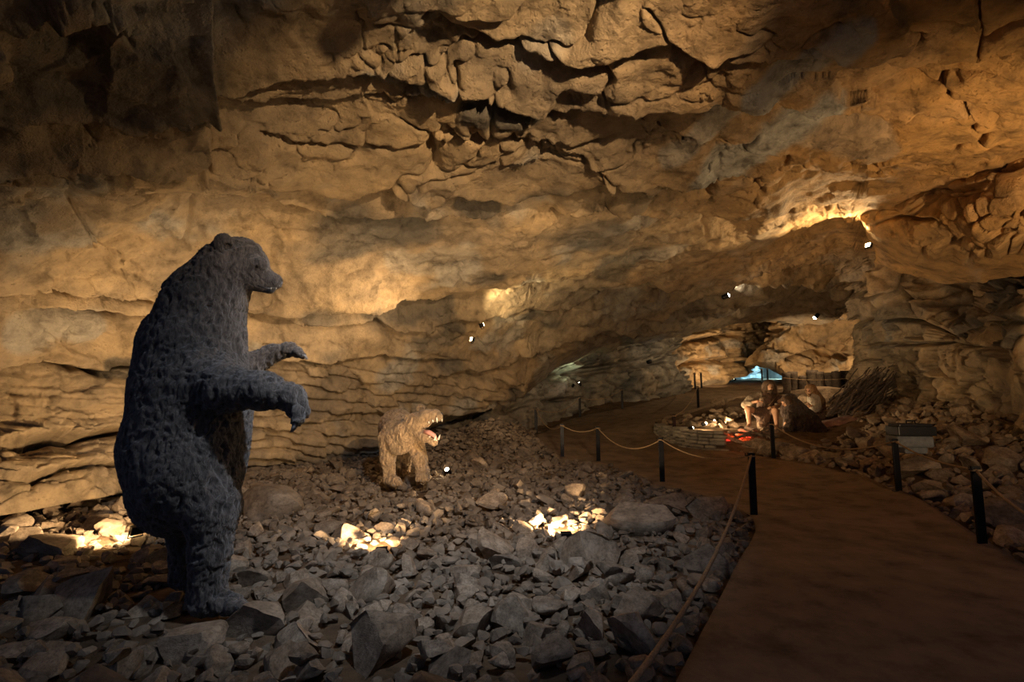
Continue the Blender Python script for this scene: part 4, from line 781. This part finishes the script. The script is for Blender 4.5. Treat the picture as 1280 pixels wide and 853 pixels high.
# some stones lie on others
for k in range(900):
    a = rocks[random.randrange(len(named), nbase)]
    if a[3] < .08: continue
    r = a[3]*random.uniform(.35, .8); x = a[0]+random.uniform(-.6, .6)*a[3]; y = a[1]+random.uniform(-.6, .6)*a[3]
    if inpoly(np.array([x]), np.array([y]))[0] or not ok(x, y, r): continue
    rocks.append((x, y, a[2]+a[5]*.75+r*.3, r*1.1, r*.85, r*.6, random.uniform(-.5, .5), random.uniform(-.5, .5), random.uniform(0, 6.28), None, a[10] or 'left', random.randrange(18)))
def projsize(r):
    x, y, z = r[0], r[1], r[2]
    if y < 1.5: return 0
    v = np.array([x, y, z-CAMZ]); dep = v[1]*cp+v[2]*sp; X = 640+F*x/dep; Yp = 426.5-F*(-v[1]*sp+v[2]*cp)/dep
    if not (-20 < X < 1300 and Yp < 880): return 0
    return r[3]*r[5]*(F/dep)**2
un = [i for i, r in enumerate(rocks) if r[9] is None]
L_ = sorted([i for i in un if rocks[i][10] == 'left'], key=lambda i: -projsize(rocks[i])); R_ = sorted([i for i in un if rocks[i][10] == 'right'], key=lambda i: -projsize(rocks[i]))
solo = set(L_[:200]) | set(R_[:65]) | {i for i, r in enumerate(rocks) if r[9]}
def rocklab(r):
    x, y, rad = r[0], r[1], r[3]; sz = 'large' if rad > .2 else ('small' if rad < .11 else 'medium-sized')
    if r[10] == 'right':
        if y > 10.5: return ('%s brown limestone rock on the bank between the case and the woodpile' % sz, 'rock', 'loose rocks near the woodpile')
        if pathdist(x, y) < .7: return ('%s brown limestone rock on the bank, tight against the walkway edge' % sz, 'rock', 'loose rocks edging the bank')
        return ('%s brown limestone rock on the bank below the columned wall' % sz, 'rock', 'loose rocks on the bank')
    if math.hypot(x+2.5, y-4) < 1.3: return ('%s angular limestone rock around the feet of the standing bear' % sz, 'rock', 'loose rocks by the bear')
    if math.hypot(x+1.7, y-8.9) < 1.8: return ('%s angular limestone rock around the paws of the big cat' % sz, 'rock', 'loose rocks by the big cat')
    if pathdist(x, y) < .8: return ('%s angular limestone rock lining the rubble side of the walkway' % sz, 'rock', 'loose rocks lining the walkway')
    if x < -3.6: return ('%s shadowed limestone rock between the bear and the overhang' % sz, 'rock', 'loose rocks under the overhang')
    return ('%s angular limestone rock in the open rubble between bear and walkway' % sz, 'rock', 'loose rocks in the open rubble')
sv = {'left': [], 'right': []}; sf = {'left': [], 'right': []}; cnt = {'left': 0, 'right': 0}
for i, r in enumerate(rocks):
    Mx = Matrix.Translation((r[0], r[1], r[2])) @ Matrix.Rotation(r[8], 4, 'Z') @ Matrix.Rotation(r[7], 4, 'Y') @ Matrix.Rotation(r[6], 4, 'X') @ Matrix.Diagonal((r[3], r[4], r[5], 1))
    if i in solo:
        o = bpy.data.objects.new('rock', VAR[r[11] % 18]); C.objects.link(o)
        o.location = (r[0], r[1], r[2]); o.rotation_euler = Mx.to_euler(); o.scale = (r[3], r[4], r[5])
        e = (Matrix.Rotation(r[8], 3, 'Z') @ Matrix.Rotation(r[7], 3, 'Y') @ Matrix.Rotation(r[6], 3, 'X')).to_euler(); o.rotation_euler = e
        if r[9]: tag(o, r[9], 'boulder' if r[3] > .15 else 'rock')
        else: tag(o, *rocklab(r))
    else:
        V, Fc = LOW[r[11]] if r[3]*F/max(r[1], 1) > 9 else LOW1[r[11] % 10]; A = np.array(Mx); z = r[10] or 'left'
        sv[z].append(V@A[:3, :3].T+A[:3, 3]); sf[z].append(Fc+cnt[z]); cnt[z] += len(V)
for z, lab in (('left', 'small limestone rubble filling the gaps around the bear and the big cat'), ('right', 'small limestone rubble on the bank below the columned wall')):
    me = mesh_np('rubble', np.concatenate(sv[z]), np.concatenate(sf[z]), False); o = link('rubble', me, M['stone']); tag(o, lab, 'rubble', kind='stuff')

# ------------------------------------------------------------------ rope posts and ropes
PH = .80
posts = {'a': (943, 650), 'b': (828, 607), 'c': (748, 580), 'd': (703, 574), 'e': (670, 543), 'f': (725, 523.5), 'g': (778, 513), 'h': (869, 488), 'i': (877, 487), 'j': (895, 482), 'k': (873, 512), 'l': (967, 575), 'm': (1124, 619), 'n': (1229, 688), 'p': (843, 540), 'r': (953, 481), 's': (960, 480), 'q': None, 't': None}
plab = {'a': 'black steel rope post at the sharp bend of the walkway edge by the pale boulder', 'b': 'black steel rope post on the rubble edge, next after the sharp bend', 'c': 'black steel rope post on the rubble edge, second after the sharp bend', 'd': 'black steel rope post on the rubble edge, third after the sharp bend',
        'e': 'black steel rope post beside the brown rock where the rubble meets the grey wall', 'f': 'black steel rope post against the grey wall below the paired spotlights', 'g': 'black steel rope post against the grey wall below the single spotlight', 'h': 'black steel rope post of the close pair before the warm rock mass', 'i': 'black steel rope post of the close pair before the warm rock mass',
        'j': 'black steel rope post standing by the white panel', 'k': 'black steel rope post behind the dry-stone hearth wall', 'l': 'black steel rope post in front of the cloaked kneeling person', 'm': 'black steel rope post in front of the black case', 'n': 'black steel rope post nearest the dark leaning boulder on the bank', 'p': 'short black steel rope post set into the dry-stone hearth wall',
        't': 'black steel rope post on the walkway edge beside the added floodlight stand',
        'q': 'black steel rope post at the near end of the slack rope',
        'r': 'black steel rope post before the blue-lit rock', 's': 'black steel rope post before the blue-lit rock'}
ptop = {}
for k, pxy in posts.items():
    px, py = pxy or (0, 0)
    p = np.array([-.95, -.1, 0.]) if k == 'q' else np.array([3.78, 2.95, 0.]) if k == 't' else hit(px, py, (surf if k == 'p' else ground), d0=3.); z = float(p[2])+(.05 if inpoly(p[:1], p[1:2])[0] else .02); h_ = {'p': .45}.get(k, PH)
    t = thing('rope_post', (p[0], p[1], z), plab[k], 'post', 'rope posts before the blue-lit rock' if k in 'rs' else 'rope posts along the walkway'); a = random.uniform(-.15, .15); R = Matrix.Rotation(a, 3, 'Z'); base = Vector((p[0], p[1], z))
    lean = Matrix.Rotation(random.uniform(-.012, .012), 3, 'Y')
    bar = MB().box(base+Vector((0, 0, h_/2-.03)), (.09, .028, h_+.06), lean @ R, .004).obj('bar', M['steel'], t, False)
    MB().box(base+Vector((0, 0, .006)), (.15, .10, .012), R, .003).obj('base_plate', M['steel'], t, False)
    b = MB(); tp = base+Vector((0, 0, h_-.035)); b.tube([tp+Vector((-.045, -.02, 0)), tp+Vector((-.085, -.02, 0)), tp+Vector((-.085, -.02, .035))], .008, 6); b.obj('rope_hook', M['steel'], bar)
    rg = MB(); rg.tube([tp+Vector((.055*math.cos(q)*1.0, .03*math.sin(q)-.0, -.008)) for q in np.linspace(0, 6.28, 15)], .010, 6, False); rg.obj('rope_loop', M['rope'], bar)
    ptop[k] = tp
def rope(A, B, sag, label, r=.011):
    A, B = Vector(A), Vector(B); pts = []
    for t in np.linspace(0, 1, 28): q = A.lerp(B, t); q.z -= sag*4*t*(1-t); g = float(surf(q.x, q.y))+.05; q.z = max(q.z, g); pts.append(q)
    o = MB().tube(pts, r, 7).obj('rope', M['rope']); tag(o, label, 'rope', 'ropes strung between the posts'); return o
rope(ptop['a'], ptop['q'], .55, 'slack tan rope hanging over the rubble along the straight walkway edge', .015)
rope(ptop['a'], ptop['b'], .16, 'tan rope from the bend post to the next post on the rubble edge')
rope(ptop['b'], ptop['c'], .30, 'tan rope between the first and second posts after the bend'); rope(ptop['c'], ptop['d'], .12, 'tan rope between the second and third posts after the bend')
rope(ptop['d'], ptop['e'], .30, 'sagging tan rope running back to the post where rubble meets the grey wall'); rope(ptop['e'], ptop['f'], .3, 'tan rope along the grey wall to the post under the paired spotlights'); rope(ptop['f'], ptop['g'], .22, 'tan rope along the grey wall between its two posts')
rope(ptop['n'], ptop['m'], .07, 'taut tan rope in front of the rubble bank', .013); rope(ptop['m'], ptop['l'], .30, 'sagging tan rope below the cloaked kneeling person', .012); rope(ptop['n'], ptop['t'], .28, 'tan rope dropping away past the dark leaning boulder', .014)
rope(ptop['k'], ptop['h'], .25, 'tan rope running back from the post behind the hearth wall'); rope(ptop['j'], ptop['r'], .25, 'tan rope from the white panel towards the blue-lit rock'); rope(ptop['p'], ptop['k'], .2, 'tan rope from the short post on the hearth wall')

# ------------------------------------------------------------------ hearth: dry-stone wall, logs, embers
cen = np.array([6.3, 14.3]); seg = np.r_[0, np.cumsum(np.linalg.norm(np.diff(wc, axis=0), axis=1))]; TL = seg[-1]
wz = float(ground(*wc[30])); hw = thing('hearth_wall', (wc[30][0], wc[30][1], wz), 'curved dry-stone wall of thin grey slabs around the hearth', 'wall')
BLK = []
for k in range(6):
    V, Fc = ICO[3]; V = V.copy(); V = np.sign(V)*np.abs(V)**.3; V /= np.abs(V).max(0); V += .06*np.stack([vnoise(V*1.7+k*9, 640+j) for j in range(3)], -1)+.02*np.stack([vnoise(V*6+k*9, 650+j) for j in range(3)], -1)
    me = mesh_np('wall_stone', V, Fc); me.materials.append(M['masonry']); BLK.append(me)
for c in range(7):
    s = -random.uniform(0, .2)
    while s < TL:
        ln = random.uniform(.2, .42); m = s+ln/2; s += ln+.008
        if m > TL or m < 0: continue
        x = float(np.interp(m, seg, wc[:, 0])); y = float(np.interp(m, seg, wc[:, 1])); x2 = float(np.interp(m+.05, seg, wc[:, 0])); y2 = float(np.interp(m+.05, seg, wc[:, 1])); g = float(ground(x, y))
        if c*.085 > (PLATZ+.02-g)*1.0-.04*(m/TL): continue
        n = Vector((cen[0]-x, cen[1]-y, 0)).normalized(); o = bpy.data.objects.new('wall_stone', BLK[random.randrange(6)]); C.objects.link(o); o.parent = hw
        jt = random.uniform(-.02, .025); o.location = Vector((x, y, g+.045+c*.085))+n*(.12+jt+.012*c)-Vector(hw.location); o.rotation_euler = (random.uniform(-.04, .04), random.uniform(-.04, .04), math.atan2(y2-y, x2-x)); o.scale = (ln/2, .15, random.uniform(.038, .047))
for k, (px, py, wpx, hpx) in enumerate(((914, 562, 34, 18), (942, 565, 38, 18), (972, 569, 40, 18), (998, 573, 30, 16), (1018, 576, 30, 14), (1040, 580, 30, 14), (1066, 585, 30, 14))):
    p = hit(px, py, ground); u = p[1]/640; o = bpy.data.objects.new('kerb_stone', VAR[(k*5) % 18]); C.objects.link(o); o.location = (p[0], p[1]+.12, p[2]+hpx*u*.3); o.scale = (wpx*u*.55, .2, hpx*u*.62); o.rotation_euler = (0, 0, -.25+random.uniform(-.1, .1))
    tag(o, 'long dark kerb stone edging the hearth along the walkway', 'stone', 'kerb stones between the hearth and the walkway')
for k, (x, y, r_, h_) in enumerate([(*Wp(880+random.uniform(-20, 35), 520, random.uniform(14.5, 15.6))[:2], random.uniform(.1, .2), .7) for _ in range(26)]+[(*Wp(random.uniform(905, 1040), 540, random.uniform(12.9, 13.6))[:2], random.uniform(.06, .11), .6) for _ in range(22)]):
    if any(math.hypot(x-l[0], y-l[1]) < .3 for l in (G(866, 541), G(883, 535), G(894, 532))) or any(math.hypot(x-a, y-b) < .32 for a, b in ((Wp(935, 530, 13.6)[0], 13.5), (Wp(970, 530, 13.5)[0], 13.5))): continue
    o = bpy.data.objects.new('rock', VAR[k % 18]); C.objects.link(o); o.location = (x, y, float(surf(x, y))+r_*.3); o.scale = (r_, r_*.8, r_*h_); o.rotation_euler = (random.uniform(-.3, .3), random.uniform(-.3, .3), random.uniform(0, 6))
    tag(o, 'pale broken rock lying on the hearth platform around the fire', 'rock', 'rocks on the hearth platform')
fz = lambda px, py: hit(px, py, surf)
logs = [((925, 545), (972, 549), .045), ((918, 552), (966, 545), .04), ((932, 541), (975, 553), .04), ((910, 549), (950, 551), .03), ((955, 555), (925, 547), .035)]
for k, (a, b, r_) in enumerate(logs):
    A, B = fz(*a)+[0, 0, .06+.035*k], fz(*b)+[0, 0, .07+.03*k]; pts = [A*(1-t)+B*t+np.random.default_rng(k*9+int(t*10)).normal(size=3)*.012 for t in np.linspace(0, 1, 8)]
    t = thing('fire_log', tuple(A), 'charred stick laid across the glowing hearth fire', 'log', 'charred sticks in the hearth'); MB().tube(pts, [r_*random.uniform(.8, 1.1) for _ in pts], 9, rough=.12).obj('wood', M['log'], t)
    tw = pts[4]; MB().tube([tw, tw+np.array([.08, -.03, .05]), tw+np.array([.16, -.02, .07])], [.014, .011, .004], 6).obj('twig', M['log'], t)
for k, (px, py, r_) in enumerate(((904, 550, .085), (909, 552, .06), (936, 548, .04), (926, 549, .04))):
    p = fz(px, py); V, Fc = rock_shape(700+k, 2); o = link('ember', mesh_np('ember', V*np.array([r_*1.3, r_*.8, r_*.5])+p+[0, 0, r_*.5], Fc), M['ember']); tag(o, 'glowing red ember at the edge of the hearth fire', 'ember', 'embers of the hearth fire')
el = bpy.data.lights.new('ember_light', 'POINT'); el.energy = 9*LAMP; el.color = (1, .12, .03); el.shadow_soft_size = .06; eo = bpy.data.objects.new('ember_light', el); C.objects.link(eo); eo.location = fz(922, 549)+[0, -.05, .14]
for k in range(9):
    p = fz(918+random.uniform(-18, 50), 546+random.uniform(-4, 5)); a = random.uniform(0, 3.1); L = random.uniform(.12, .3); d = np.array([math.cos(a)*L, math.sin(a)*L*.5, .05]); tag(MB().tube([p+[0, 0, .04]-d/2, p+[0, 0, .07], p+[0, 0, .05]+d/2], [.012, .013, .006], 6).obj('kindling', M['cloth_tan']), 'pale splinter of kindling scattered beside the hearth fire', 'stick', 'kindling by the fire')
body_part('rest', [], .1, None, None) if False else None
st = fz(956, 531); V, Fc = rock_shape(811, 3); tag(link('rock', mesh_np('rock', V*np.array([.26, .22, .2])+np.array([*Wp(956, 526, 14.05)[:2], PLATZ+.16]), Fc), M['stone']), 'block of stone that the bearded person sits on', 'rock')
# reddish hide spread on the ground behind the child
hx, hy = Wp(1050, 525, 13.4)[:2]; gx = np.linspace(-.75, .75, 46); X, Y = np.meshgrid(gx, gx*.55); rr = np.hypot(X/.75, Y/.42)+.18*vnoise(np.stack([X*4, Y*4, X*0], -1), 66)
Z = surf(hx+X, hy+Y)+.10*(1-np.clip(rr, 0, 1.4)**2)+.03*fbm(np.stack([X, Y, X*0], -1)*5, 3, 67); Fh = grid_faces(*X.shape); keep = rr.ravel()[Fh].max(1) < 1.05
tag(link('hide', mesh_np('hide', np.stack([hx+X, hy+Y, Z], -1).reshape(-1, 3), Fh[keep]), M['hide_pink']), 'reddish crumpled animal hide spread on the ground behind the small person', 'hide')

# ------------------------------------------------------------------ firewood, palisade, case, panel
for k in range(58):
    bx, by = random.uniform(1034, 1092), random.uniform(500, 521); dB = 14.2-(by-500)*.05+random.uniform(-.2, .2); tx = bx+random.uniform(26, 62); tx = min(tx, 1126); ty = random.uniform(458, 484)+max(0, (bx-1070))*.25; dT = 14.1+random.uniform(-.25, .2)
    A = Wp(bx, by, dB); A[2] = max(A[2], float(surf(A[0], A[1]))+.02); B = Wp(tx, ty, dT); L = np.linalg.norm(B-A); rs = random.uniform(.014, .034); n = 9
    pts = [A*(1-t)+B*t+(np.random.default_rng(k*31+j).normal(size=3)*.013*L*(0 < j < n-1)) for j, t in enumerate(np.linspace(0, 1, n))]
    t = thing('branch', tuple(A), 'gnarled dark dead branch leaning in the firewood stack by the wall', 'branch', 'branches in the firewood stack'); stm = MB().tube(pts, list(np.linspace(rs*1.2, rs*.5, n)), 7, rough=.15).obj('stem', M['wood'], t)
    if k % 2 == 0: j = random.randint(4, 7); MB().tube([pts[j], pts[j]+np.array([random.uniform(-.1, .15), -.03, .12]), pts[j]+np.array([random.uniform(-.15, .25), -.05, .26])], [rs*.6, rs*.45, rs*.15], 6).obj('twig', M['wood'], stm)
tl = [(984, 10, 466), (992.5, 12, 465), (1004, 9, 470), (1017, 13, 463), (1026, 9, 465), (1036, 11, 466.5), (1047, 11, 465), (1059, 13, 464), (1072, 13, 465)]
for k, (px, wpx, ty) in enumerate(tl):
    d = 20.2+.25*(k % 2); A = Wp(px, 490, d); A[2] = float(ground(A[0], A[1]))-.02; top = Wp(px, ty, d)[2]; r_ = wpx*d/640/2*1.02; n = 7; zs = np.linspace(A[2], top, n)
    t = thing('trunk_stake', tuple(A), 'thick weathered tree trunk standing upright in the palisade before the far chamber', 'trunk', 'trunks of the palisade')
    MB().tube([(A[0]+random.uniform(-.015, .015), A[1], z) for z in zs], [r_*random.uniform(.92, 1.05)*(1.1 if j == 0 else 1) for j in range(n)], 12, rough=.07).obj('trunk', M['stump'], t); MB().tube([(A[0], A[1], top-.004), (A[0], A[1], top+.006)], r_*.86, 12, rough=.05).obj('cut_top', M['log'], t)
rope(Wp(978, 472.5, 19.8), Wp(1082, 470, 19.8), .12, 'tan rope stretched across the palisade of trunks')
D = 8.4; U = D/640; cz = q_(1138, 545); cs = thing('equipment_case', tuple(q_(1138, 559)), 'black lidded case with a carrying handle on a pale block beside the walkway', 'case')
R = Matrix.Rotation(-.12, 3, 'Z'); c0 = Vector(q_(1138, 538.5)); MB().box(c0, (.56, .36, .145), R, .012).obj('body', M['box'], cs, False); lid = MB().box(c0+Vector((0, 0, .09)), (.50, .31, .05), R, .02).obj('lid', M['box'], cs, False)
hl = MB(); hz = c0+Vector((.0, -.02, .115)); hl.tube([hz+Vector((-.07, 0, 0)), hz+Vector((-.07, 0, .04)), hz+Vector((.07, 0, .04)), hz+Vector((.07, 0, 0))], .012, 7); hl.obj('handle', M['steel'], lid)
MB().box(c0+Vector((-.02, .02, -.17)), (.54, .34, .18), R, .03).obj('block', M['block'], cs, False)
MB().box(c0+Vector((.0, .02, -.3)), (.34, .28, .12), R, .03).obj('foot', M['block'], cs, False)
p = hit(893, 479, ground); sg = thing('information_panel', tuple(p), 'small tilted white information panel on a dark post before the warm rock mass', 'sign')
b = MB(); b.tube([p, p+np.array([0, 0, .82])], .03, 8); b.obj('post', M['steel'], sg); MB().box(p+np.array([0, -.02, .88]), (.66, .42, .03), Matrix.Rotation(.45, 3, 'X'), .005).obj('panel', M['sign'], sg, False)
